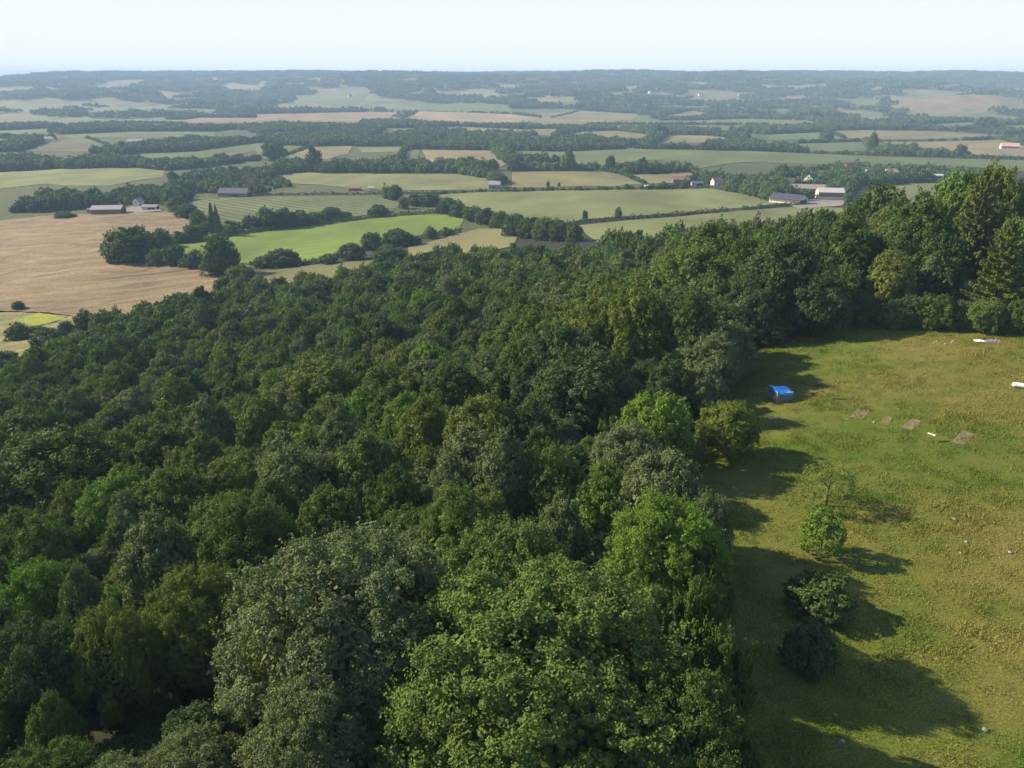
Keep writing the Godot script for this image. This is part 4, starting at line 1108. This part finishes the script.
func px_of(p: Vector3) -> Vector2:
	# where a place lies as seen from the camera, to describe it in words: -1..1 across, 0..1 down
	var q := p - CAM
	var s := sin(deg_to_rad(21.4)); var c := cos(deg_to_rad(21.4))
	var deep := -q.z * c - q.y * s
	if deep < 1.0: return Vector2(9, 9)
	return Vector2(779.0 * q.x / deep / 512.0, 0.5 - 779.0 * (q.y * c - q.z * s) / deep / 768.0)

func where_in_wood(p: Vector2) -> String:
	# the nearest landmark tree and the side of it on which this one stands
	var best := 0
	for i in LANDMARKS:
		if p.distance_to(Vector2(HEROES[i][0], HEROES[i][1])) < p.distance_to(Vector2(HEROES[best][0], HEROES[best][1])): best = i
	var away := p - Vector2(HEROES[best][0], HEROES[best][1])
	var side := ("left of" if away.x < 0.0 else "right of") if absf(away.x) > absf(away.y) else ("behind" if away.y > 0.0 else "in front of")
	return "%s %s the %s" % ["just" if away.length() < 9.0 else "somewhat" if away.length() < 17.0 else "well" if away.length() < 30.0 else "far", side, LANDMARKS[best]]

func plant_wood() -> void:
	for h in HEROES:
		tree_at("conifer" if h[5] == 4 else "broadleaf_tree", h[0], h[1], h[2], h[3], h[4], 5 if h[5] == 0 and int(h[0] * 10) % 2 == 0 else h[5], h[6], "trees of the hilltop wood", "conifer" if h[5] == 4 else "tree", 0.32 if h[0] > 6.0 + h[1] * 0.13 and h[5] != 4 else 0.1)
	var outline := points(WOOD)
	var all := []
	var gap := 6.0
	var d := 6.0
	while d < 445.0:
		var x := -250.0
		while x < 215.0:
			var p := Vector2(x + rng.randf_range(-2.1, 2.1), d + rng.randf_range(-2.1, 2.1))
			x += gap
			if not Geometry2D.is_point_in_polygon(p, outline): continue
			var belt := p.x > 42.0 and p.y > 120.0
			if belt and (rng.randf() < 0.45 or p.distance_to(Vector2(91, 160)) < 11.0): continue
			if p.distance_to(Vector2(-21.5, 38.0)) < 6.0: continue
			var big := rng.randf() ** 2.0
			var radius := lerpf(2.6, 4.7, big)
			var height := lerpf(6.5, 12.0, big) * rng.randf_range(0.85, 1.15)
			if belt:
				radius = rng.randf_range(3.6, 6.2); height = rng.randf_range(11.0, 17.0)
			elif p.x > 0.0 and p.y > 100.0 and p.y < 190.0:
				radius *= 1.25; height *= 1.25
			var clear := true
			for h in HEROES:
				var away := p.distance_to(Vector2(h[0], h[1]))
				if away < 0.62 * (h[2] + radius): clear = false; break
			if not clear:
				continue
			var kind := patch_noise.get_noise_2d(p.x * 2.6, p.y * 2.6) * 1.3 + rng.randf_range(-0.5, 0.5)
			var tone := 5 if kind < -0.52 else 0 if kind < -0.24 else 2 if kind < 0.06 else 1 if kind < 0.34 else 3 if kind < 0.66 else 4
			var shape: int = [0, 0, 5, 5, 1, 1, 0, 2][rng.randi() % 8]
			var at := ground_at(p.x, p.y)
			var seen := px_of(at + Vector3(0, height * 0.8, 0))
			var size := radius / (at + Vector3(0, height * 0.7, 0)).distance_to(CAM)
			if absf(seen.x) > 1.03 or seen.y > 1.06: size = 0.0
			all.append([size, p, radius, height, tone, shape, seen])
		d += gap * 0.9
	all.sort_custom(func(a, b): return a[0] > b[0])
	var rest := {}
	for i in all.size():
		var t: Array = all[i]
		if i < 238 and t[0] > 0.0:
			var w: String = "%s %s crown %s" % [["small", "middling", "large"][clampi(int((t[2] - 2.3) / 0.62), 0, 2)], tone_words[t[4]], where_in_wood(t[1])]
			alike.append([tree_at("broadleaf_tree", t[1].x, t[1].y, t[2], t[3], t[4], t[5], w, "trees of the hilltop wood", "tree", 0.5 if t[1].x > 42.0 and t[1].y > 120.0 else 0.2), w, t[6].x])
		else:
			var at := ground_at(t[1].x, t[1].y)
			var l := level(maxf(120.0, at.distance_to(CAM)))
			var key := "%s%d" % [l, t[5]]
			if not rest.has(key): rest[key] = [lod[l][t[5]], [], []]
			rest[key][1].append(Transform3D(Basis(Vector3.UP, rng.randf() * TAU).scaled(Vector3(t[2] / 5.0, t[3] / 8.6, t[2] / 5.0)), at - Vector3(0, t[3] * 0.4, 0)))
			rest[key][2].append(tone_near(t[4], rng.randf_range(0.9, 1.12)))
	var low := []; var low_tints := []
	for i in 2600:
		var p := Vector2(rng.randf_range(-90.0, 30.0), rng.randf_range(6.0, 130.0))
		if not Geometry2D.is_point_in_polygon(p + Vector2(1.5, 0), outline): continue
		var r := rng.randf_range(0.9, 2.0)
		low.append(Transform3D(Basis(Vector3.UP, rng.randf() * TAU).scaled(Vector3(r / 5.0, r / 4.6, r / 5.0)), ground_at(p.x, p.y, -r * 0.75)))
		low_tints.append(tone_near([0, 5, 2][rng.randi() % 3], rng.randf_range(0.7, 1.0)))
	tag(many("undergrowth", lod.b[2], M.leaf, low, low_tints), "dark bramble and sapling undergrowth on the floor of the wood", "undergrowth", "", "stuff")
	var mass := base("woodland_canopy", Vector3.ZERO)
	tag(mass, "closed green canopy of the wood running down the slope behind", "woodland", "", "stuff")
	for key in rest:
		var o := many("canopy", rest[key][0], M.leaf, rest[key][1], rest[key][2], mass)
		o.set_meta("kind", "stuff")

func plant_valley() -> void:
	for i in VALLEY_TREES.size():
		var t: Array = VALLEY_TREES[i]
		var tone: int = [0, 5, 0, 2, 5][i % 5]
		tree_at("conifer" if t[4] else "hedgerow_tree", t[0], t[1], t[2], t[3], tone, 4 if t[4] else [0, 5, 0, 1][i % 4], t[5], "trees along the field edges", "conifer" if t[4] else "tree", 0.0 if t[4] else 0.5)
	var all := []
	for b in BELTS:
		var a := Vector2(b[0], b[1]); var e := Vector2(b[2], b[3])
		var out := (e - a).orthogonal().normalized()
		if out.dot(a) < 0.0: out = -out
		var count := int(ceil(a.distance_to(e) * (b[5] + 9.0) / (42.0 if b[5] < 20 else 75.0)))
		for i in count:
			var deep: float = rng.randf() ** 1.6 * b[5]
			var p := a.lerp(e, rng.randf()) + out * (deep + 2.0)
			var height: float = b[4] * rng.randf_range(0.5, 1.0)
			var inside_field := false
			for f in FIELD_OUTLINES:
				if Geometry2D.is_point_in_polygon(p, f): inside_field = true; break
			for h in BUILDINGS:
				var yard := Vector2(h[1], h[2])
				if Geometry2D.get_closest_point_to_segment(p, yard, yard * (1.0 - 30.0 / yard.length())).distance_to(p) < h[3] * 0.5 + 6.0: inside_field = true; break
			if inside_field: continue
			var radius := height * rng.randf_range(0.45, 0.68)
			all.append([radius / ground_at(p.x, p.y).distance_to(CAM), p, radius, height, b[6]])
	all.sort_custom(func(a, b): return a[0] > b[0])
	var rest := {}
	for i in all.size():
		var t: Array = all[i]
		var at := ground_at(t[1].x, t[1].y)
		var tone: int = [0, 5, 5, 2, 1][rng.randi() % 5]
		var shape: int = [0, 5, 0, 1, 2][rng.randi() % 5]
		if i < 190 and px_of(at).abs().x < 1.02:
			var w: String = "%s %s tree %s" % ["tall" if t[3] > 10.0 else "low", tone_words[tone], t[4]]
			alike.append([tree_at("hedgerow_tree", t[1].x, t[1].y, t[2], t[3], tone, shape, w, "trees along the field edges", "tree", 0.5), w, px_of(at).x])
			continue
		var l := level(at.distance_to(CAM))
		var key := "%s%d" % [l, shape]
		if not rest.has(key): rest[key] = [lod[l][shape], [], []]
		rest[key][1].append(Transform3D(Basis(Vector3.UP, rng.randf() * TAU).scaled(Vector3(t[2] / 5.0, t[3] / 8.0, t[2] / 5.0)), at - Vector3(0, t[3] * 0.5, 0)))
		rest[key][2].append(tone_near(tone, rng.randf_range(0.9, 1.15)))
	var mass := base("valley_trees", Vector3.ZERO)
	tag(mass, "countless small trees and bushes in the hedgerows of the vale", "woodland", "", "stuff")
	for key in rest:
		var o := many("valley_foliage", rest[key][0], M.leaf, rest[key][1], rest[key][2], mass)
		o.set_meta("kind", "stuff")

func plant_hedges() -> void:
	for h in HEDGES:
		var line := points(h[1])
		var tall: float = h[0]
		var v := PackedVector3Array(); var c := PackedColorArray()
		var start := ground_at(line[0].x, line[0].y)
		for i in line.size() - 1:
			var a := line[i]; var b := line[i + 1]
			var dist := ((a + b) / 2.0).length()
			var leaf := clampf(dist / 560.0, 0.24, 1.6)
			var n := int(a.distance_to(b) * tall * 2.6 / (leaf * leaf * 0.36) * (1.2 if dist < 300.0 else 0.8))
			var out := (b - a).orthogonal().normalized()
			for k in n:
				var f := rng.randf()
				var q := a.lerp(b, f)
				var local := tall * (0.8 + 0.75 * fine_noise.get_noise_2d(q.x * 1.1, q.y * 1.1) + 0.25 * fine_noise.get_noise_2d(q.x * 4.0, q.y * 4.0))
				var y := rng.randf()
				var w := rng.randf_range(-1.0, 1.0) * tall * 0.42 * sqrt(1.0 - y * y * 0.7)
				q += out * w
				var tone := rng.randf_range(0.75, 1.25)
				leaf_into(v, c, ground_at(q.x, q.y, local * y) - start, (Vector3(out.x * w, 0.8, -out.y * w) + random_unit() * 0.8).normalized(), leaf, Color(tone, tone, tone))
		var o := base("hedge", start)
		put("foliage", surface(v, null, c), M["leaf%d" % (0 if tall > 3.6 and tall < 5.5 else 5)], o)
		tag(o, h[2], "hedge", "field hedges")

func plant_bushes() -> void:
	# thorn and hazel bushes along the back of the meadow
	var line := points(HEDGES[10][1])
	for i in 17:
		var f := (i + rng.randf_range(0.1, 0.9)) / 17.0 * (line.size() - 1)
		var p := line[int(f)].lerp(line[mini(int(f) + 1, line.size() - 1)], f - int(f)) + Vector2(0, rng.randf_range(0.0, 3.0))
		var w := "%s bush in the hedge behind the meadow" % ["dark", "mid green", "deep green"][i % 3]
		alike.append([tree_at("hedge_bush", p.x, p.y, rng.randf_range(1.9, 3.4), rng.randf_range(4.0, 7.0), [0, 2, 5][i % 3], [0, 2, 5, 1][i % 4], w, "bushes of the hedge behind the meadow", "bush", 0.55), w, p.x])

func plant_hills() -> void:
	# the far slopes: copses and hedgerow trees too many to count, in stands of a dozen and more crowns
	var stands := []
	for k in 4:
		var v := PackedVector3Array(); var c := PackedColorArray()
		for i in 18:
			var at := Vector3(rng.randf_range(-26, 26), 0, rng.randf_range(-26, 26))
			var r := rng.randf_range(4.0, 7.5)
			var tone := rng.randf_range(0.75, 1.25)
			for j in 46:
				var o := random_unit()
				o.y = absf(o.y) * 1.1 - 0.1
				var w := tone * rng.randf_range(0.85, 1.15)
				leaf_into(v, c, at + Vector3(0, r * 0.9, 0) + o * r * rng.randf_range(0.75, 1.05), (o + random_unit() * 0.5).normalized(), 4.2, Color(w, w, w))
		stands.append(surface(v, null, c))
	var places := [[], [], [], []]; var tints := [[], [], [], []]
	var d := 1000.0
	while d < 6900.0:
		var x := -d * 1.15
		while x < d * 1.15:
			var p := Vector2(x + rng.randf_range(-20, 20), d + rng.randf_range(-18, 18))
			x += 44.0
			if p.y < 2450.0 and absf(p.x) < 0.76 * p.y: continue
			var woods := 0.8 * patch_noise.get_noise_2d(p.x * 0.10, p.y * 0.10) + 0.30 * smoothstep(3000.0, 4800.0, p.y) + 0.5 * patch_noise.get_noise_2d(p.x * 0.4, p.y * 0.3)
			if woods < (0.13 if p.y > 2900.0 else 0.2): continue
			var clear := true
			for f in FIELD_OUTLINES:
				if Geometry2D.is_point_in_polygon(p, f): clear = false; break
			if not clear: continue
			var k := rng.randi() % 4
			places[k].append(Transform3D(Basis(Vector3.UP, rng.randf() * TAU).scaled(Vector3(1, rng.randf_range(0.7, 1.7), 1)), ground_at(p.x, p.y)))
			tints[k].append(tone_near([0, 5, 2, 0][rng.randi() % 4], rng.randf_range(0.65, 1.45)))
		d += 40.0
	var mass := base("hill_woodland", Vector3.ZERO)
	tag(mass, "bluish woods and hedgerows covering the distant hills under the skyline", "woodland", "", "stuff")
	for k in 4:
		many("hill_trees", stands[k], M.leaf, places[k], tints[k], mass).set_meta("kind", "stuff")


# ---------- farms ----------
func box(a: Vector3, b: Vector3) -> ArrayMesh:
	var st := SurfaceTool.new()
	st.begin(Mesh.PRIMITIVE_TRIANGLES)
	box_into(st, a, b)
	st.generate_normals()
	return st.commit()

func box_into(st: SurfaceTool, a: Vector3, b: Vector3) -> void:
	var p := []
	for i in 8: p.append(Vector3(b.x if i & 1 else a.x, b.y if i & 2 else a.y, b.z if i & 4 else a.z))
	for q in [[0, 2, 3, 1], [5, 7, 6, 4], [4, 6, 2, 0], [1, 3, 7, 5], [2, 6, 7, 3], [4, 0, 1, 5]]:
		quad(st, p[q[0]], p[q[1]], p[q[2]], p[q[3]])

func quad(st: SurfaceTool, a: Vector3, b: Vector3, c: Vector3, d: Vector3) -> void:
	st.set_smooth_group(-1)
	for k in [a, b, c, a, c, d]: st.add_vertex(k)

func gabled(long: float, deep: float, tall: float, rise: float) -> ArrayMesh:
	var st := SurfaceTool.new()
	st.begin(Mesh.PRIMITIVE_TRIANGLES)
	var x := long / 2; var z := deep / 2
	box_into(st, Vector3(-x, -1.5, -z), Vector3(x, tall, z))
	for s in [-1.0, 1.0]:
		st.set_smooth_group(-1)
		var tri := [Vector3(s * x, tall, -z), Vector3(s * x, tall + rise, 0), Vector3(s * x, tall, z)]
		if s > 0: tri.reverse()
		for k in tri: st.add_vertex(k)
	st.generate_normals()
	return st.commit()

func roof_mesh(long: float, deep: float, tall: float, rise: float) -> ArrayMesh:
	var st := SurfaceTool.new()
	st.begin(Mesh.PRIMITIVE_TRIANGLES)
	var x := long / 2 + 0.4; var z := deep / 2
	var over := 0.5
	var drop := rise * over / z
	var t := Vector3(0, 0.22, 0)
	for s in [-1.0, 1.0]:
		var e0 := Vector3(-x, tall - drop + 0.02, s * (z + over)); var e1 := Vector3(x, tall - drop + 0.02, s * (z + over))
		var r0 := Vector3(-x, tall + rise + 0.02, 0); var r1 := Vector3(x, tall + rise + 0.02, 0)
		quad(st, e0 + t, r0 + t, r1 + t, e1 + t)
		quad(st, e0, e1, r1, r0)
		quad(st, e0, e0 + t, e1 + t, e1)
		quad(st, e0, r0, r0 + t, e0 + t)
		quad(st, e1, e1 + t, r1 + t, r1)
	st.generate_normals()
	return st.commit()

func build_farms() -> void:
	for b in BUILDINGS:
		var long: float = b[3]; var deep: float = b[4]; var tall: float = b[5]; var rise: float = b[6]
		var o := base(b[0], ground_at(b[1], b[2]), deg_to_rad(b[7]))
		tag(o, b[8], "house" if b[0] == "house" else "barn" if b[0] == "barn" else "shed")
		put("wall", gabled(long, deep, tall, rise), M[b[9]], o)
		var roof := put("roof", roof_mesh(long, deep, tall, rise), M[b[10]], o)
		var z := deep / 2
		if b[0] == "house":
			put("chimney", box(Vector3(long * 0.3, tall + rise * 0.5, -0.5), Vector3(long * 0.3 + 1.0, tall + rise + 1.2, 0.5)), M.brick_wall, roof)
			put("door", box(Vector3(-0.5, 0, z), Vector3(0.5, 2.1, z + 0.06)), M.dark_door, o)
			for i in int(long / 3.0):
				var x := -long / 2 + 1.6 + i * 3.0
				if x > long / 2 - 0.8: break
				for storey in (2 if tall > 5.0 else 1):
					if storey == 0 and absf(x) < 1.2: continue
					put("window", box(Vector3(x - 0.5, 1.0 + storey * 2.7, z), Vector3(x + 0.5, 2.2 + storey * 2.7, z + 0.05)), M.glass, o)
			for s in [-1.0, 1.0]:
				put("window", box(Vector3(s * (long / 2 + 0.025) - 0.025, tall - 1.4, -0.5), Vector3(s * (long / 2 + 0.025) + 0.025, tall - 0.2, 0.5)), M.glass, o)
		else:
			put("door", box(Vector3(long / 2, 0, -deep * 0.36), Vector3(long / 2 + 0.08, tall * 0.86, deep * 0.36)), M.dark_door, o)
			if b[0] == "shed" and long > 9.0:
				put("opening", box(Vector3(-long * 0.1, 0, z), Vector3(long * 0.42, tall * 0.7, z + 0.06)), M.dark_door, o)
			elif long > 20.0:
				put("cladding", box(Vector3(-long / 2 + 0.5, tall * 0.45, z), Vector3(long / 2 - 0.5, tall * 0.95, z + 0.08)), M.brown_wall, o)
		if b[8].contains("panels"):
			# rows of dark panels lying on the slope that faces the camera
			var slope := atan2(rise, z)
			for i in 9:
				for j in 3:
					var s := put("panel", box(Vector3(-1.15, 0.0, -1.15), Vector3(1.15, 0.06, 1.15)), M.panel, roof)
					var f := (j + 0.5) / 3.0
					s.position = Vector3(-long / 2 + 1.6 + i * (long - 3.2) / 8.0, tall + rise * (1.0 - f) + 0.30, z * f)
					s.rotation.x = slope
	for yard in YARDS:
		var o := put("farmyard", draped(points(yard[0]), 6.0, 0.45, func(x: float, d: float) -> Color: return Color(0.27, 0.25, 0.22) * (1.0 + 0.4 * fine_noise.get_noise_2d(x, d))), M.turf)
		tag(o, yard[1], "", "", "structure")
	for i in HILL_HOUSES.size():
		var p: Array = HILL_HOUSES[i]
		var o := base("hill_house", ground_at(p[0], p[1]), 0.3 * (i % 5) - 0.5)
		put("wall", gabled(18, 11, 7, 5), M.white_wall, o)
		put("roof", roof_mesh(18, 11, 7, 5), M[["tile_roof", "grey_roof", "pale_roof"][i % 3]], o)
		tag(o, "tiny pale house among the trees of the distant hills", "house", "houses on the distant hills")
		alike.append([o, "tiny pale house among the trees of the distant hills", px_of(o.position).x])
	# low white caravan by the hedge
	var o := base("caravan", ground_at(CARAVAN[0], CARAVAN[1]))
	put("body", box(Vector3(-3.6, 0.5, -1.2), Vector3(3.6, 2.7, 1.2)), M.white_plastic, o)
	put("window", box(Vector3(-1.5, 1.4, 1.2), Vector3(1.5, 2.1, 1.23)), M.glass, o)
	for s in [-0.7, 0.7]:
		var w := CylinderMesh.new()
		w.top_radius = 0.35; w.bottom_radius = 0.35; w.height = 0.25; w.radial_segments = 14
		var q := put("wheel", w, M.dark_door, o)
		q.position = Vector3(s, 0.35, 1.1)
		q.rotation.x = PI / 2
	tag(o, "white caravan parked by the hedge left of the brick farmhouse", "caravan")


# ---------- the things lying on the meadow ----------
func slab(called: String, x: float, d: float, size: Vector3, turn: float, material: Material, label: String, category: String, lift := 0.06) -> MeshInstance3D:
	var st := SurfaceTool.new()
	st.begin(Mesh.PRIMITIVE_TRIANGLES)
	var a := size / 2; var e := minf(0.02, size.y * 0.3)
	box_into(st, Vector3(-a.x, 0, -a.z), Vector3(a.x, size.y - e, a.z))
	box_into(st, Vector3(-a.x + e, size.y - e, -a.z + e), Vector3(a.x - e, size.y, a.z - e))
	st.generate_normals()
	var o := put(called, st.commit(), material)
	o.position = ground_at(x, d, lift)
	o.rotation.y = turn
	tag(o, label, category)
	return o

func stone_mesh(r: float, flat: float) -> ArrayMesh:
	var s := SphereMesh.new()
	s.radius = r; s.height = 2 * r; s.radial_segments = 10; s.rings = 6
	var a := s.get_mesh_arrays()
	var v: PackedVector3Array = a[Mesh.ARRAY_VERTEX]
	for i in v.size():
		v[i] *= 1.0 + 0.35 * fine_noise.get_noise_3dv(v[i] * 18.0 / r * 0.3 + Vector3(r * 90.0, 0, 0))
		v[i].y *= flat
	a[Mesh.ARRAY_VERTEX] = v
	return surface(v, a[Mesh.ARRAY_NORMAL], null, a[Mesh.ARRAY_INDEX])

func furnish_meadow() -> void:
	# a pen with netting sides under a sagging blue tarpaulin
	var pen := base("covered_pen", ground_at(TARP[0], TARP[1], 0.06), 0.22)
	tag(pen, "small grey-sided pen covered by a sagging blue tarpaulin at the meadow edge", "shelter")
	var half := 1.12
	for sx in [-1.0, 1.0]:
		for sz in [-1.0, 1.0]:
			put("post", box(Vector3(sx * half - 0.05, 0, sz * half - 0.05), Vector3(sx * half + 0.05, 1.55, sz * half + 0.05)), M.timber, pen)
	for k in 4:
		var side := put("side_panel", box(Vector3(-half + 0.06, 0.1, half - 0.02), Vector3(half - 0.06, 1.4, half + 0.02)), M.grey_sheet, pen)
		side.rotation.y = k * PI / 2
	var v := PackedVector3Array()
	var n := 12
	var height := func(i: int, j: int) -> Vector3:
		var x := (i / float(n) - 0.5) * 2.0; var z := (j / float(n) - 0.5) * 2.0
		var y := 1.62 - 0.42 * (1.0 - x * x) * (1.0 - z * z * 0.5) + 0.16 * -x - 0.10 * z + 0.04 * sin(x * 9.0 + z * 4.0)
		return Vector3(x * (half + 0.1), y, z * (half + 0.1))
	for i in n:
		for j in n:
			v.append_array([height.call(i, j), height.call(i + 1, j), height.call(i + 1, j + 1), height.call(i, j), height.call(i + 1, j + 1), height.call(i, j + 1)])
	# hanging edges
	for k in n:
		for e in [[k, 0, k + 1, 0], [k, n, k + 1, n], [0, k, 0, k + 1], [n, k, n, k + 1]]:
			var p: Vector3 = height.call(e[0], e[1]); var q: Vector3 = height.call(e[2], e[3])
			var drop := Vector3(0, -0.22 - 0.06 * sin(k * 1.9), 0)
			v.append_array([p, q, q + drop, p, q + drop, p + drop])
	put("tarpaulin", surface(v, null, null), M.blue_tarp, pen)

	slab("timber_board", BOARD[0], BOARD[1], Vector3(1.5, 0.14, 0.7), 0.1, M.timber, "flat brown timber board on the grass below the blue-covered pen", "board")
	slab("marker_stake", STAKE[0], STAKE[1], Vector3(0.9, 0.12, 0.16), -0.9, M.white_plastic, "pale yellow-white stake lying between the third and fourth bare plots", "stake")
	slab("dark_plank", PLANK[0], PLANK[1], Vector3(1.2, 0.1, 0.22), 0.1, M.dark_sheet, "short dark plank at the left end of the fourth bare plot", "plank")
	slab("fallen_pole", POLE[0], POLE[1], Vector3(3.6, 0.1, 0.12), -0.1, M.dark_sheet, "long thin dark pole lying in the grass right of the pen", "pole")
	var names := ["leftmost bare earth plot in the row of four on the meadow", "second and faintest bare earth plot from the left", "third bare earth plot, between the faint one and the stake", "rightmost and longest bare earth plot, beside the dark plank"]
	for i in BEDS.size():
		var faint := 0.55 if i == 1 else 0.12
		var soil := func(x: float, d: float) -> Color:
			return Color(0.26, 0.195, 0.135).lerp(turf_tint(x, d), clampf(faint + 0.5 * fine_noise.get_noise_2d(x * 4.0, d * 4.0), 0.0, 1.0))
		var o := put("earth_plot", draped(points(BEDS[i]), 0.35, 0.10, soil, func(x: float, d: float) -> float: return 0.05 * fine_noise.get_noise_2d(x * 9.0, d * 9.0)), M.turf)
		tag(o, names[i], "plot", "bare earth plots")
	# white bundle at the right edge
	var bundle := base("white_bundle", ground_at(WHITE[0], WHITE[1], 0.06), -0.5)
	tag(bundle, "bright white wrapped bundle with a dark end at the right edge", "bundle")
	var roll := CapsuleMesh.new()
	roll.radius = 0.36; roll.height = 1.7; roll.radial_segments = 16
	var wrap := put("wrapping", roll, M.white_plastic, bundle)
	wrap.rotation.z = PI / 2; wrap.position.y = 0.35
	put("dark_end", box(Vector3(0.75, 0.0, -0.45), Vector3(1.7, 0.5, 0.45)), M.dark_sheet, bundle)
	# crumpled sheets
	var heap := base("sheet_heap", ground_at(DEBRIS[0], DEBRIS[1], 0.06), -0.3)
	tag(heap, "crumpled heap of dark and white sheeting near the back hedge", "debris")
	for part in [["white_sheet", Vector2(-1.2, 0.1), Vector2(1.7, 0.9), M.white_plastic, 0.3], ["dark_sheet", Vector2(0.9, -0.2), Vector2(2.6, 1.3), M.grey_sheet, 0.45], ["edging", Vector2(0.2, -0.9), Vector2(2.8, 0.35), M.dark_sheet, 0.35]]:
		var w := PackedVector3Array()
		var f := func(i: int, j: int) -> Vector3:
			var x: float = (i / 10.0 - 0.5) * part[2].x; var z: float = (j / 8.0 - 0.5) * part[2].y
			var rim: float = (1.0 - absf(i / 5.0 - 1.0) ** 3) * (1.0 - absf(j / 4.0 - 1.0) ** 3)
			return Vector3(part[1].x + x, 0.02 + rim * part[4] * (0.5 + 0.9 * fine_noise.get_noise_2d(x * 22.0 + part[1].x * 30.0, z * 22.0)), part[1].y + z)
		for i in 10:
			for j in 8:
				w.append_array([f.call(i, j), f.call(i + 1, j), f.call(i + 1, j + 1), f.call(i, j), f.call(i + 1, j + 1), f.call(i, j + 1)])
		put(part[0], surface(w, null, null), part[3], heap)
	# rubble and stones
	for i in 9:
		var a := i * 2.4
		var r := 0.12 + 0.05 * (i % 3)
		var o := put("rubble_stone", stone_mesh(r, 0.6), M.stone if i % 3 else M.brown_wall)
		o.position = ground_at(RUBBLE[0] + cos(a) * (0.5 + i * 0.2), RUBBLE[1] + sin(a) * 0.9, 0.1)
		tag(o, "lump of rubble on worn ground by the back hedge", "stone", "rubble lumps by the back hedge")
		alike.append([o, "lump of rubble on worn ground by the back hedge", o.position.x])
	for i in STONES.size():
		var s: Array = STONES[i]
		var o := put("pale_stone", stone_mesh(0.12 + 0.04 * (i % 3), 0.55), M.stone)
		o.position = ground_at(s[0], s[1], 0.1)
		tag(o, s[2], "stone", "pale stones on the meadow")
	# young trees and shrubs on the grass
	var labels := ["sparse thin-leaved young tree on the meadow, farthest of the four", "bright green young tree on the meadow", "dark spreading shrub in the shade below the bright young tree", "dark glossy shrub in deep shade, nearest of the four"]
	for i in SMALL.size():
		var s: Array = SMALL[i]
		var t := base("young_tree" if i < 2 else "meadow_shrub", ground_at(s[0], s[1]), i * 1.3)
		var mesh: ArrayMesh
		if i == 0: mesh = crown_mesh(0, 20, 10, 4200, 0.26, 0, 0.3)
		elif i == 1: mesh = crown_mesh(0, 16, 10, 8000, 0.32, 200, 0.6)
		else: mesh = crown_mesh(2 if i == 2 else 3, 13, 16, 9000, 0.36, 700, 0.7)
		var low := 0.3 if i < 2 else 0.55
		var crown := put("crown", mesh, M["leaf%d" % s[4]], t)
		crown.scale = Vector3(s[2] / 5.0, s[3] / 12.0 * (1.0 + low), s[2] / 5.0)
		crown.position.y = -low * s[3]
		var trunk := put("trunk", stems[i % 2], M.bark, t)
		trunk.scale = Vector3(s[2] / 7.0, s[3] / 12.0, s[2] / 7.0)
		tag(t, labels[i], "tree" if i < 2 else "shrub")
	# a glimpse of the garden behind the belt
	var lawn := put("garden_lawn", draped(points([80, 150, 102, 150, 106, 172, 84, 176]), 3.0, 0.08, func(x: float, d: float) -> Color: return Color(0.10, 0.125, 0.04).lerp(Color(0.26, 0.20, 0.14), smoothstep(0.0, 0.3, fine_noise.get_noise_2d(x, d * 2.0)))), M.turf)
	tag(lawn, "strip of garden lawn and drive glimpsed through the belt of trees", "", "", "structure")
